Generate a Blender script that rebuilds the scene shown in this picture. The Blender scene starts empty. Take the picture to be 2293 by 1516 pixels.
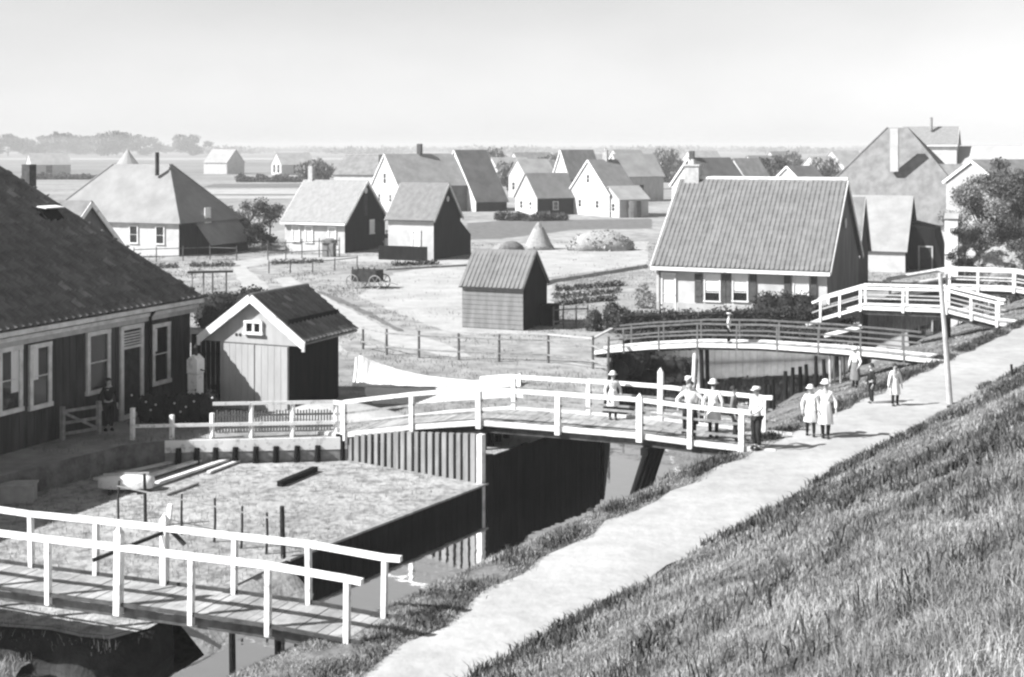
import bpy, bmesh, math, random
import numpy as np
from mathutils import Vector, Matrix, noise as mnoise
random.seed(7)
rng = np.random.default_rng(11)
sc = bpy.context.scene
COL = sc.collection
R_ = math.radians

# ------------------------------------------------------------------ camera, sky, sun, exposure
CAM_H = 8.0          # eye height above the dike road (road = z 0)
FPX = 3000.0         # focal length in pixels of the 2293 px wide photograph
cd = bpy.data.cameras.new('camera')
cam = bpy.data.objects.new('camera', cd)
COL.objects.link(cam)
cam.location = (0, 0, CAM_H)
cam.rotation_euler = (R_(90), 0, 0)
cd.sensor_width = 36.0
cd.lens = 36.0 * FPX / 2293.0
cd.shift_y = -428.0 / 2293.0          # view camera: level back, lowered lens board
cd.clip_start = 0.3
cd.clip_end = 9000
sc.camera = cam

SUN_AZ = Vector((0.961, 0.276, 0)).normalized()       # way the light travels
SUN_EL = R_(40)
w = bpy.data.worlds.new('World')
sc.world = w
w.use_nodes = True
nt = w.node_tree
nt.nodes.clear()
sky = nt.nodes.new('ShaderNodeTexSky')
sky.sky_type = 'NISHITA'
sky.sun_disc = False
sky.sun_elevation = SUN_EL
sky.sun_rotation = R_(254)
sky.altitude = 0
sky.air_density = 1.25
sky.dust_density = 0.25
sky.ozone_density = 1.0
bw = nt.nodes.new('ShaderNodeRGBToBW')             # black and white plate: the sky has no hue
bg = nt.nodes.new('ShaderNodeBackground')
bg.inputs['Strength'].default_value = 0.063
wo = nt.nodes.new('ShaderNodeOutputWorld')
nt.links.new(sky.outputs[0], bw.inputs[0])
tc = nt.nodes.new('ShaderNodeTexCoord')                # faint uneven cloud veil
mpw = nt.nodes.new('ShaderNodeMapping')
mpw.inputs['Scale'].default_value = (3.0, 3.0, 7.0)
nzw = nt.nodes.new('ShaderNodeTexNoise')
nzw.inputs['Scale'].default_value = 2.2
nzw.inputs['Detail'].default_value = 6
nt.links.new(tc.outputs['Generated'], mpw.inputs['Vector'])
nt.links.new(mpw.outputs[0], nzw.inputs['Vector'])
mrw = nt.nodes.new('ShaderNodeMapRange')
mrw.inputs['From Min'].default_value = 0.3
mrw.inputs['From Max'].default_value = 0.7
mrw.inputs['To Min'].default_value = 0.975
mrw.inputs['To Max'].default_value = 1.06
nt.links.new(nzw.outputs['Fac'], mrw.inputs['Value'])
mlw = nt.nodes.new('ShaderNodeMath')
mlw.operation = 'MULTIPLY'
nt.links.new(bw.outputs[0], mlw.inputs[0])
nt.links.new(mrw.outputs[0], mlw.inputs[1])
nt.links.new(mlw.outputs[0], bg.inputs['Color'])
nt.links.new(bg.outputs[0], wo.inputs['Surface'])

sl = bpy.data.lights.new('sun', 'SUN')
sl.energy = 5.0
sl.angle = R_(0.5)
sl.color = (1.0, 1.0, 1.0)
so = bpy.data.objects.new('sun', sl)
COL.objects.link(so)
so.location = (-60, -30, 80)
ld = Vector((SUN_AZ.x * math.cos(SUN_EL), SUN_AZ.y * math.cos(SUN_EL), -math.sin(SUN_EL)))
so.rotation_euler = ld.to_track_quat('-Z', 'Y').to_euler()

sc.view_settings.view_transform = 'Standard'
sc.view_settings.look = 'None'
sc.view_settings.exposure = 1.12
sc.view_settings.gamma = 1.0
sc.cycles.filter_width = 2.4
sc.cycles.max_bounces = 6
sc.cycles.diffuse_bounces = 2
sc.cycles.glossy_bounces = 3

# ------------------------------------------------------------------ frames of reference
AR = R_(33.7)                                    # dike road, turned right of the view
DD = Vector((math.sin(AR), math.cos(AR), 0))     # along the dike
DN = Vector((-math.cos(AR), math.sin(AR), 0))    # away from the dike, into the village
AG = R_(22.7)
E_ = Vector((math.sin(AG), math.cos(AG), 0))     # village plots: into the depth
G_ = Vector((-math.cos(AG), math.sin(AG), 0))    # village plots: to the left
Z_ = Vector((0, 0, 1))
LAND, YARD, WATER = -0.7, -1.4, -2.0

def dk(s, t, z=0.0):
    v = DD * s + DN * t
    return Vector((v.x, v.y, z))

def at(px, py, z):
    y = FPX * (CAM_H - z) / (py - 330.0)
    return Vector(((px - 1146.5) / FPX * y, y, z))

def atY(px, py, Y):
    return Vector(((px - 1146.5) / FPX * Y, Y, CAM_H - (py - 330.0) * Y / FPX))

def on_line(P, d, px):
    """distance along the ground line P + d*u where it crosses the bearing of px"""
    r = (px - 1146.5) / FPX
    return (r * P.y - P.x) / (d.x - r * d.y)

def zat(py, Y):
    return CAM_H - (py - 330.0) * Y / FPX

# ------------------------------------------------------------------ materials (all grey: the photograph is black and white)
MATS = {}
def M(name, lo, hi=None, scale=3.0, rough=0.9, bump=0.0, bscale=None, island=0.0, tone=False,
      stretch=(1, 1, 1), detail=5.0, spec=0.2, c0=0.35, c1=0.65, big=0.0, bigscale=0.15):
    if name in MATS:
        return MATS[name]
    if hi is None:
        hi = lo
    m = bpy.data.materials.new(name)
    m.use_nodes = True
    t = m.node_tree
    n = t.nodes
    b = n['Principled BSDF']
    b.inputs['Roughness'].default_value = rough
    b.inputs['Specular IOR Level'].default_value = spec
    geo = n.new('ShaderNodeNewGeometry')
    mp = n.new('ShaderNodeMapping')
    mp.inputs['Scale'].default_value = stretch
    t.links.new(geo.outputs['Position'], mp.inputs['Vector'])
    nz = n.new('ShaderNodeTexNoise')
    nz.inputs['Scale'].default_value = scale
    nz.inputs['Detail'].default_value = detail
    nz.inputs['Roughness'].default_value = 0.65
    t.links.new(mp.outputs[0], nz.inputs['Vector'])
    mr = n.new('ShaderNodeMapRange')
    mr.inputs['From Min'].default_value = c0
    mr.inputs['From Max'].default_value = c1
    mr.inputs['To Min'].default_value = lo
    mr.inputs['To Max'].default_value = hi
    t.links.new(nz.outputs['Fac'], mr.inputs['Value'])
    val = mr.outputs[0]
    def mul(v, src, a, c, f0=0.0, f1=1.0):
        r = n.new('ShaderNodeMapRange')
        r.inputs['From Min'].default_value = f0
        r.inputs['From Max'].default_value = f1
        r.inputs['To Min'].default_value = a
        r.inputs['To Max'].default_value = c
        t.links.new(src, r.inputs['Value'])
        k = n.new('ShaderNodeMath')
        k.operation = 'MULTIPLY'
        t.links.new(v, k.inputs[0])
        t.links.new(r.outputs[0], k.inputs[1])
        return k.outputs[0]
    if island:
        val = mul(val, geo.outputs['Random Per Island'], 1 - island, 1 + island)
    if big:
        n2 = n.new('ShaderNodeTexNoise')
        n2.inputs['Scale'].default_value = bigscale
        n2.inputs['Detail'].default_value = 4
        t.links.new(geo.outputs['Position'], n2.inputs['Vector'])
        val = mul(val, n2.outputs['Fac'], 1 - big, 1 + big, 0.35, 0.65)
    if tone:
        at_ = n.new('ShaderNodeAttribute')
        at_.attribute_name = 'tone'
        k = n.new('ShaderNodeMath')
        k.operation = 'MULTIPLY'
        t.links.new(val, k.inputs[0])
        t.links.new(at_.outputs['Fac'], k.inputs[1])
        val = k.outputs[0]
    cc = n.new('ShaderNodeCombineColor')
    for i in range(3):
        t.links.new(val, cc.inputs[i])
    t.links.new(cc.outputs[0], b.inputs['Base Color'])
    if bump:
        nb = n.new('ShaderNodeTexNoise')
        nb.inputs['Scale'].default_value = bscale or scale * 4
        nb.inputs['Detail'].default_value = 4
        t.links.new(mp.outputs[0], nb.inputs['Vector'])
        bp = n.new('ShaderNodeBump')
        bp.inputs['Strength'].default_value = 1.0
        bp.inputs['Distance'].default_value = bump
        t.links.new(nb.outputs['Fac'], bp.inputs['Height'])
        t.links.new(bp.outputs[0], b.inputs['Normal'])
    MATS[name] = m
    return m

white_paint = M('white_paint', 0.26, 0.78, scale=5, rough=0.65, spec=0.2, c0=0.27, c1=0.46, detail=8, big=.08, bigscale=.7)
old_white = M('old_white_paint', 0.45, 0.74, scale=2.5, rough=0.7, c0=0.3, c1=0.62)
dull_white = M('dull_white_paint', 0.34, 0.5, scale=3, rough=0.7)
white_wall = M('white_wash', 0.4, 0.52, scale=1.2, rough=0.9)
pale_board = M('pale_boards', 0.32, 0.46, scale=2.5, rough=0.85, stretch=(1, 1, 0.25), c0=0.3, c1=0.7)
grey_board = M('grey_boards', 0.14, 0.24, scale=2.5, rough=0.9, stretch=(2, 2, 0.3))
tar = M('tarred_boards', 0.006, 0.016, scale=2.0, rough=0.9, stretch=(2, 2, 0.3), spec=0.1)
dark_house = M('dark_green_boards', 0.03, 0.075, scale=1.6, rough=0.8, stretch=(2, 2, 0.25), spec=0.15)
grey_gable = M('grey_gable_boards', 0.09, 0.17, scale=1.3, rough=0.9, stretch=(1.5, 1.5, 0.3))
dark_wood = M('dark_wood', 0.018, 0.05, scale=4, rough=0.9)
mid_wood = M('weathered_wood', 0.16, 0.32, scale=4, rough=0.9)
deck_wood = M('deck_planks', 0.2, 0.36, scale=3, rough=0.9, island=0.22, c0=0.3, c1=0.7)
stringer = M('stringer_wood', 0.03, 0.08, scale=4, rough=0.9)
rod_grey = M('rod_grey', 0.12, 0.2, rough=0.8)
tile_dark = M('dark_pantiles', 0.075, 0.14, scale=1.6, rough=0.5, tone=True, spec=0.55, bump=0.01, bscale=14)
tile_mid = M('grey_pantiles', 0.14, 0.19, scale=1.6, rough=0.8, tone=True, spec=0.2, bump=0.01, bscale=14)
roof_far = M('grey_far_roof', 0.14, 0.22, scale=0.7, rough=0.9, stretch=(2, 2, .6))
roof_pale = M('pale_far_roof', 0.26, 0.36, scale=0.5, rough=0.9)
roof_darkfar = M('darker_far_roof', 0.08, 0.13, scale=0.7, rough=0.9)
thatch_dark = M('dark_thatch', 0.06, 0.13, scale=0.9, rough=0.95, bump=0.03)
brick_dark = M('dark_brick', 0.05, 0.09, scale=5, rough=0.95)
brick_pale = M('pale_brick', 0.34, 0.5, scale=5, rough=0.95)
glass = M('window_glass', 0.012, 0.02, rough=0.08, spec=0.5)
curtain = M('white_curtain', 0.7, 0.8, scale=9, rough=0.9, stretch=(3, 3, .2))
road_m = M('pale_road', 0.29, 0.37, scale=2.2, rough=0.95, bump=0.015, bscale=7, big=0.12, bigscale=0.3, c0=0.3, c1=0.6, detail=10)
path_m = M('sandy_path', 0.3, 0.4, scale=1.3, rough=0.95, bump=0.02, bscale=6)
yard_m = M('bleached_yard', 0.15, 0.33, scale=3.2, rough=0.95, bump=0.06, bscale=5, detail=8, c0=0.36, c1=0.56, big=0.12, bigscale=0.4)
field_m = M('pale_field', 0.17, 0.33, scale=0.9, rough=0.95, bump=0.05, bscale=3, detail=9, big=0.2, bigscale=0.06)
meadow_m = M('mown_meadow', 0.29, 0.39, scale=0.7, rough=0.95, bump=0.04, bscale=4, detail=8, big=0.06, bigscale=0.2)
crop_m = M('grey_crop', 0.1, 0.16, scale=1.2, rough=0.95, bump=0.08, bscale=3)
soil_m = M('grass_soil', 0.08, 0.2, scale=2.5, rough=0.95, bump=0.06, bscale=6, detail=8)
mud_m = M('pale_mud', 0.28, 0.42, scale=2.0, rough=0.7, bump=0.03)
grass_m = M('dike_grass', 0.085, 0.31, big=.3, bigscale=.35, scale=0.9, rough=0.85, island=0.38, spec=0.25, c0=0.36, c1=0.62, detail=8)
bank_grass_m = M('bank_grass', 0.12, 0.34, scale=1.3, rough=0.8, island=0.5, spec=0.2, c0=0.38, c1=0.62)
dark_reflection_bank = M('dark_reflection_bank', 0.012, 0.03, scale=3, rough=0.9, bump=.04)  # near-black bank colour imitates the dark roof reflection and shaded edge
leaf_m = M('leaves', 0.05, 0.11, scale=1.5, rough=0.7, island=0.5, spec=0.25)
leaf_dark = M('dark_leaves', 0.016, 0.04, scale=1.5, rough=0.8, island=0.5, spec=0.15)
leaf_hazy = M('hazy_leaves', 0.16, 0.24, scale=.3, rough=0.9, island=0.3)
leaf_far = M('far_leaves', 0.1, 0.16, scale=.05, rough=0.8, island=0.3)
leaf_pale = M('pale_leaves', 0.12, 0.24, scale=1.5, rough=0.8, island=0.5)
bark = M('bark', 0.05, 0.1, scale=6, rough=0.95)
weed_m = M('dark_weeds', 0.03, 0.09, scale=1.1, rough=0.8, island=0.5)
bank_soil = M('bank_soil', 0.09, 0.2, scale=2.5, rough=0.95, bump=0.06, bscale=6, detail=8)
hay_m = M('hay', 0.24, 0.36, scale=5, rough=0.95, bump=0.08, bscale=7, island=0.15)
skin_m = M('skin', 0.36, 0.4, rough=0.6, spec=0.3)
hair_m = M('hair', 0.02, 0.05, scale=30, rough=0.7)
cloth_white = M('white_cloth', 0.68, 0.82, scale=4, rough=0.9)
cloth_dark = M('dark_cloth', 0.012, 0.03, scale=5, rough=0.95)
cloth_grey = M('grey_cloth', 0.14, 0.22, scale=5, rough=0.95)
straw_m = M('straw_hat', 0.62, 0.76, scale=30, rough=0.85)

def water_material():
    m = bpy.data.materials.new('canal_water')
    m.use_nodes = True
    t = m.node_tree
    n = t.nodes
    b = n['Principled BSDF']
    b.inputs['Base Color'].default_value = (0.012, 0.012, 0.012, 1)
    b.inputs['Roughness'].default_value = 0.3
    gl = n.new('ShaderNodeBsdfGlossy')
    gl.inputs['Color'].default_value = (0.95, 0.95, 0.95, 1)
    gl.inputs['Roughness'].default_value = 0.03
    mx = n.new('ShaderNodeMixShader')
    mx.inputs[0].default_value = 0.97
    geo = n.new('ShaderNodeNewGeometry')
    nz = n.new('ShaderNodeTexNoise')
    nz.inputs['Scale'].default_value = 1.7
    nz.inputs['Detail'].default_value = 3
    t.links.new(geo.outputs['Position'], nz.inputs['Vector'])
    bp = n.new('ShaderNodeBump')
    bp.inputs['Strength'].default_value = 0.35
    bp.inputs['Distance'].default_value = 0.012
    t.links.new(nz.outputs['Fac'], bp.inputs['Height'])
    t.links.new(bp.outputs[0], gl.inputs['Normal'])
    t.links.new(b.outputs[0], mx.inputs[1])
    t.links.new(gl.outputs[0], mx.inputs[2])
    t.links.new(mx.outputs[0], n['Material Output'].inputs['Surface'])
    return m
water_m = water_material()

# ------------------------------------------------------------------ object helpers
WORLD = {}      # origin of each built object in world space

def link(o, parent=None, loc=(0, 0, 0)):
    COL.objects.link(o)
    loc = Vector(loc)
    if parent is not None:
        o.parent = parent
        o.location = loc - WORLD[parent.name]
    else:
        o.location = loc
    WORLD[o.name] = loc
    return o

def tag(o, label=None, cat=None, group=None, kind=None):
    if label: o['label'] = label
    if cat: o['category'] = cat
    if group: o['group'] = group
    if kind: o['kind'] = kind
    return o

def thing(name, label, cat, loc, group=None):
    o = bpy.data.objects.new(name, None)
    o.empty_display_size = 0.3
    link(o, None, loc)
    return tag(o, label, cat, group)

class MB:
    """collects shapes and links them as ONE mesh object"""
    def __init__(self):
        self.v, self.f, self.t = [], [], []
    def add(self, verts, faces, tone=1.0):
        o = len(self.v)
        self.v += [tuple(p) for p in verts]
        for f in faces:
            self.f.append([o + i for i in f])
            self.t.append(tone)
    def quad(self, a, b, c, d, tone=1.0):
        self.add([a, b, c, d], [(0, 1, 2, 3)], tone)
    def obox(self, c, ax, ay, az, tone=1.0):
        c = Vector(c)
        vs = []
        for sz in (-1, 1):
            for sx, sy in ((-1, -1), (1, -1), (1, 1), (-1, 1)):
                vs.append(c + ax * sx + ay * sy + az * sz)
        self.add(vs, [(3, 2, 1, 0), (4, 5, 6, 7), (0, 1, 5, 4), (1, 2, 6, 5), (2, 3, 7, 6), (3, 0, 4, 7)], tone)
    def beam(self, p, q, w_, h_, up=Z_, tone=1.0):
        p, q = Vector(p), Vector(q)
        d = q - p
        L = d.length
        d.normalize()
        side = d.cross(Vector(up))
        if side.length < 1e-4:
            side = d.cross(Vector((0, 1, 0)))
        side.normalize()
        u = side.cross(d)
        self.obox((p + q) / 2, d * L / 2, side * w_ / 2, u * h_ / 2, tone)
    def tube(self, pts, radii, n=8, cap=True, tone=1.0):
        pts = [Vector(p) for p in pts]
        if not hasattr(radii, '__len__'):
            radii = [radii] * len(pts)
        vs, fs = [], []
        prev = None
        for i, p in enumerate(pts):
            d = (pts[min(i + 1, len(pts) - 1)] - pts[max(i - 1, 0)]).normalized()
            s = d.cross(prev if prev else (Vector((0, 1, 0)) if abs(d.y) < .9 else Vector((1, 0, 0))))
            s.normalize()
            u = s.cross(d)
            prev = u
            for k in range(n):
                a = 2 * math.pi * k / n
                vs.append(p + (s * math.cos(a) + u * math.sin(a)) * radii[i])
        for i in range(len(pts) - 1):
            for k in range(n):
                k2 = (k + 1) % n
                fs.append((i * n + k, i * n + k2, (i + 1) * n + k2, (i + 1) * n + k))
        if cap:
            fs.append(tuple(range(n - 1, -1, -1)))
            fs.append(tuple((len(pts) - 1) * n + k for k in range(n)))
        self.add(vs, fs, tone)
    def slab(self, a, b, c, d, th, tone=1.0):
        a, b, c, d = map(Vector, (a, b, c, d))
        nn = (b - a).cross(d - a).normalized() * th
        self.add([a, b, c, d, a - nn, b - nn, c - nn, d - nn],
                 [(0, 1, 2, 3), (7, 6, 5, 4), (0, 4, 5, 1), (1, 5, 6, 2), (2, 6, 7, 3), (3, 7, 4, 0)], tone)
    def prism(self, pts, d, tone=1.0):
        """polygon pts extruded by vector d"""
        n = len(pts)
        pts = [Vector(p) for p in pts]
        d = Vector(d)
        self.add(pts + [p + d for p in pts],
                 [tuple(range(n - 1, -1, -1)), tuple(range(n, 2 * n))] +
                 [(i, (i + 1) % n, n + (i + 1) % n, n + i) for i in range(n)], tone)
    def lathe(self, c, prof, n=16, sx=1.0, sy=1.0, ax=Vector((1, 0, 0)), ay=Vector((0, 1, 0)), wob=0.0, cap=True):
        c = Vector(c)
        vs, fs = [], []
        for i, (r, z) in enumerate(prof):
            for k in range(n):
                a = 2 * math.pi * k / n
                rr = r * (1 + wob * math.sin(a * 5 + i * .3))
                vs.append(c + ax * (math.cos(a) * rr * sx) + ay * (math.sin(a) * rr * sy) + Z_ * z)
        for i in range(len(prof) - 1):
            for k in range(n):
                k2 = (k + 1) % n
                fs.append((i * n + k, i * n + k2, (i + 1) * n + k2, (i + 1) * n + k))
        if cap:
            fs.append(tuple(range(n - 1, -1, -1)))
            fs.append(tuple((len(prof) - 1) * n + k for k in range(n)))
        self.add(vs, fs)
    def build(self, name, mat, parent=None, loc=None, smooth=False, label=None):
        if loc is None:
            loc = WORLD[parent.name] if parent is not None else Vector((0, 0, 0))
        loc = Vector(loc)
        me = bpy.data.meshes.new(name)
        me.from_pydata([(p[0] - loc.x, p[1] - loc.y, p[2] - loc.z) for p in self.v], [], self.f)
        if any(t != 1.0 for t in self.t):
            a = me.attributes.new('tone', 'FLOAT', 'FACE')
            a.data.foreach_set('value', self.t)
        elif mat and mat.name in ('dark_pantiles', 'grey_pantiles'):
            a = me.attributes.new('tone', 'FLOAT', 'FACE')
            a.data.foreach_set('value', [1.0] * len(self.f))
        me.materials.append(mat)
        if smooth:
            me.polygons.foreach_set('use_smooth', [True] * len(me.polygons))
        bm = bmesh.new()
        bm.from_mesh(me)
        bmesh.ops.recalc_face_normals(bm, faces=bm.faces)
        bm.to_mesh(me)
        bm.free()
        me.update()
        o = bpy.data.objects.new(name, me)
        link(o, parent, loc)
        if label:
            o['label'] = label
        return o

def fast_mesh(name, verts, loops, starts, totals, mat, parent=None, loc=(0, 0, 0)):
    me = bpy.data.meshes.new(name)
    me.vertices.add(len(verts))
    me.vertices.foreach_set('co', (verts - np.array(loc)).astype(np.float32).ravel())
    me.loops.add(len(loops))
    me.loops.foreach_set('vertex_index', loops.astype(np.int32))
    me.polygons.add(len(starts))
    me.polygons.foreach_set('loop_start', starts.astype(np.int32))
    me.polygons.foreach_set('loop_total', totals.astype(np.int32))
    me.update(calc_edges=True)
    me.materials.append(mat)
    o = bpy.data.objects.new(name, me)
    link(o, parent, loc)
    return o

def blades(name, pos, h, wd, mat, lean=0.5, kind_label=None):
    """grass blades: 5 verts, quad + tip triangle each"""
    n = len(pos)
    ang = rng.uniform(0, 2 * np.pi, n)
    side = np.stack([np.cos(ang), np.sin(ang), np.zeros(n)], 1)
    la = rng.uniform(0, 2 * np.pi, n)
    ln = np.stack([np.cos(la), np.sin(la), np.zeros(n)], 1) * (rng.uniform(0.1, 1, n) * lean)[:, None]
    up = np.array([0, 0, 1.0])
    H = h[:, None]
    W = wd[:, None]
    p0 = pos - side * W / 2
    p1 = pos + side * W / 2
    mid = pos + up * H * 0.6 + ln * H * 0.35
    p2 = mid + side * W * 0.35
    p3 = mid - side * W * 0.35
    p4 = pos + up * H * (1 - 0.25 * lean) + ln * H
    V = np.stack([p0, p1, p2, p3, p4], 1).reshape(-1, 3)
    base = (np.arange(n) * 5)[:, None]
    L = (base + np.array([[0, 1, 2, 3, 3, 2, 4]])).ravel()
    st = ((np.arange(n) * 7)[:, None] + np.array([[0, 4]])).ravel()
    to = np.tile([4, 3], n)
    return fast_mesh(name, V, L, st, to, mat)

def leaf_mesh(name, ells, n, size, mat, parent=None, loc=None, shell=0.55, flat=0.0):
    """leaf-sized faces spread through ellipsoids [(centre, (rx,ry,rz))]"""
    if loc is None:
        loc = WORLD[parent.name] if parent is not None else (0, 0, 0)
    vol = np.array([e[1][0] * e[1][1] * e[1][2] for e in ells]) ** 0.75
    idx = rng.choice(len(ells), n, p=vol / vol.sum())
    C = np.array([tuple(e[0]) for e in ells])[idx]
    Rr = np.array([e[1] for e in ells])[idx]
    d = rng.normal(size=(n, 3))
    d /= np.linalg.norm(d, axis=1)[:, None]
    r = (shell + (1 - shell) * rng.random(n)) * (0.86 + 0.22 * rng.random(n))
    P = C + d * Rr * r[:, None]
    u = rng.normal(size=(n, 3))
    u /= np.linalg.norm(u, axis=1)[:, None]
    v = np.cross(u, rng.normal(size=(n, 3)))
    v /= np.linalg.norm(v, axis=1)[:, None]
    s = size * rng.uniform(0.5, 1.3, n)[:, None]
    V = np.stack([P - u * s, P + v * s * 0.55, P + u * s, P - v * s * 0.55], 1).reshape(-1, 3)
    L = np.arange(n * 4)
    return fast_mesh(name, V, L, np.arange(n) * 4, np.full(n, 4), mat, parent, loc)

def sheet(name, pts, z, mat, kind='structure', th=None):
    """flat ground polygon"""
    bm = bmesh.new()
    vs = [bm.verts.new((p[0], p[1], z if len(p) < 3 or z is not None else p[2])) for p in pts]
    f = bm.faces.new(vs)
    bmesh.ops.recalc_face_normals(bm, faces=[f])
    if f.normal.z < 0:
        f.normal_flip()
    bmesh.ops.triangulate(bm, faces=[f])
    me = bpy.data.meshes.new(name)
    bm.to_mesh(me)
    bm.free()
    me.materials.append(mat)
    o = bpy.data.objects.new(name, me)
    link(o)
    o['kind'] = kind
    return o

def strip(name, rows, mat, kind='structure', smooth=True):
    """rows: list of equally long point lists -> quad sheet"""
    mb = MB()
    n = len(rows[0])
    vs = [p for r in rows for p in r]
    fs = []
    for i in range(len(rows) - 1):
        for k in range(n - 1):
            fs.append((i * n + k, i * n + k + 1, (i + 1) * n + k + 1, (i + 1) * n + k))
    mb.add(vs, fs)
    o = mb.build(name, mat, None, (0, 0, 0), smooth)
    me = o.data
    if sum(p.normal.z for p in me.polygons) < 0:
        me.flip_normals()
    o['kind'] = kind
    return o

# ------------------------------------------------------------------ the ground, the water, the dike
pC = Vector((-0.77, 37.4, 0)); pB = Vector((-4.95, 40.3, 0))
K1 = Vector((2.85, 42.8, 0)); K2 = Vector((4.15, 56.1, 0)); K3 = Vector((5.3, 61.3, 0)); K4 = Vector((16.3, 63.8, 0))
K5 = Vector((20.8, 76.3, 0)); K6 = dk(120, 27); K7 = dk(300, 30)
T1 = Vector((-10.2, 39.8, 0)); T2 = Vector((-11.4, 39.1, 0)); T3 = Vector((-13.55, 35.5, 0)); T4 = Vector((-17.5, 26, 0))

polder = [T4, T3, T2, T1, pB, pC, K1, K2, K3, K4, K5, K6, K7, dk(3500, 30), Vector((-4000, 3500, 0)), Vector((-4000, 26, 0))]
sheet('land', polder, LAND, field_m)
q0 = dk(18.6, 20.6); q1 = dk(22.5, 21.2)
yard = [q0, q1, pC, pB, T1, T2, T3, T4, Vector((-30, 22, 0)), Vector((-30, 19, 0)), Vector((-13, 23, 0)), Vector((-12.4, 26.4, 0)),
        Vector((-10.05, 26.3, 0)), Vector((-9, 26.1, 0)), Vector((-8.3, 25.75, 0)), Vector((-7.7, 25.6, 0)), Vector((-7.1, 26.2, 0))]
sheet('yard', yard, YARD, yard_m)
sheet('water', [dk(-40, 15.5), dk(320, 15.5), dk(320, 45), dk(40, 48), Vector((-40, 42, 0)), Vector((-60, 10, 0))], WATER, water_m)

def skirt(name, pts, z0, z1, mat):
    mb = MB()
    for a, b in zip(pts, pts[1:]):
        mb.quad((a.x, a.y, z0), (b.x, b.y, z0), (b.x, b.y, z1), (a.x, a.y, z1))
    o = mb.build(name, mat)
    o['kind'] = 'structure'
    return o
skirt('bank', [K1, K2, K3], LAND, -2.4, soil_m)
skirt('bank', [K4, K5, K6, K7], LAND, -2.4, soil_m)
skirt('bank', [T4, T3, T2, T1], LAND, -1.5, soil_m)
rows = []
ed = [q0, Vector((-7.1, 26.2, 0)), Vector((-7.7, 25.6, 0)), Vector((-8.3, 25.75, 0)), Vector((-9, 26.1, 0)), Vector((-10.05, 26.3, 0)), Vector((-12.4, 26.4, 0))]
for a_, b_ in zip(ed, ed[1:]):
    for k in range(5):
        p = a_.lerp(b_, k / 5)
        jj = .25 * mnoise.noise(Vector((p.x * 1.7, p.y * 1.7, 2.0)))
        o_ = Vector((.35, -1, 0)).normalized()
        rows.append([p + Z_ * (YARD + .003) - o_ * .2, p + Z_ * (YARD - .03), p + o_ * (.2 + jj) + Z_ * (YARD - .2), p + o_ * (.45 + jj) + Z_ * (YARD - .45), p + o_ * .75 + Z_ * -2.3])
strip('shore', rows, dark_reflection_bank)
skirt('bank', [Vector((-12.4, 26.4, 0)), Vector((-13, 23, 0))], YARD, -2.4, dark_reflection_bank)
# low reedy shore at the bottom left
sheet('shore', [at(-90, 1440, -1.9), at(30, 1444, -1.9), at(62, 1458, -1.9), at(88, 1476, -1.9), at(48, 1496, -1.9),
                at(24, 1535, -1.9), at(-90, 1540, -1.9)], -1.88, soil_m)

def twater(s):
    return float(np.interp(s, [-40, 34, 40, 48, 70, 320], [18.1, 18.2, 18.6, 20.0, 20.6, 21]))
ss = [-40 + i * 1.0 for i in range(0, 140)] + [100 + 20 * i for i in range(12)]
rows = []
for s in ss:
    tw = twater(s)
    j = 0.14 * math.sin(s * 1.7) + 0.1 * math.sin(s * 3.1 + 1)
    rows.append([dk(s, tw + .5 + j, -2.3), dk(s, tw + j, -2.0), dk(s, tw - .7 + j, -1.5), dk(s, 14.25 + (tw - 14.25) * .45, -0.72),
                 dk(s, 14.9, -0.12), dk(s, 14.15 + .5 * j, -0.02), dk(s, 13.0, -0.02)])
strip('dike_bank', rows, bank_soil)
rows = []
for s in ss:
    j = 0.1 * math.sin(s * 1.3) + 0.07 * math.sin(s * 2.9 + 2)
    j2 = 0.12 * math.sin(s * 2.3 + .4) + .06 * math.sin(s * 5.1)
    le = float(np.interp(s, [15.5, 18, 22, 30], [13.25, 13.45, 14.0, 14.25])) + j2
    w_ = le - 11.65
    rows.append([dk(s, le, 0.0), dk(s, le - w_ * .2, 0.025), dk(s, le - w_ * .36, 0.01), dk(s, le - w_ * .52, 0.04), dk(s, le - w_ * .7, 0.012), dk(s, le - w_ * .85, .03), dk(s, 11.65 - j, 0.0)])
strip('road', rows, road_m)
def dike_z(t):
    return 6.4 * max(0.0, min(1.0, (11.75 - t) / 11.75)) - 0.06
def dike_wob(s, t):
    f = max(0, min(1, (11.4 - t) / 2.0))
    return f * 0.16 * mnoise.noise(Vector((s * .35, t * .5, 0.3))) + f * 0.05 * mnoise.noise(Vector((s * 1.3, t * 1.3, 4.3)))
rows = []
for s in [-12 + .5 * i for i in range(130)] + [55 + 8 * i for i in range(34)]:
    r = [dk(s, 12.2, -0.06)]
    for i in range(31):
        t = 11.75 - 11.75 * i / 30
        r.append(dk(s, t, dike_z(t) + dike_wob(s, t)))
    r += [dk(s, -4, 6.35), dk(s, -14, 1.0)]
    rows.append(r)
strip('dike', rows, soil_m)
# the dike bends round behind the farms on the right
far = []
for px, Y in ((2000, 215), (2060, 200), (2150, 190), (2300, 178), (2500, 165), (2800, 150)):
    p = atY(px, 400, Y)
    top = 8.15
    if px == 2000: top = 6.4
    far.append([(p.x - 3, p.y - 22, LAND - .1), (p.x - 1.5, p.y - 10, 3.4), (p.x, p.y, top), (p.x + 1, p.y + 5, top + .05), (p.x + 6, p.y + 25, LAND - .1)])
strip('far_dike', far, M('far_dike_grass', .26, .34, scale=.3))

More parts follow.
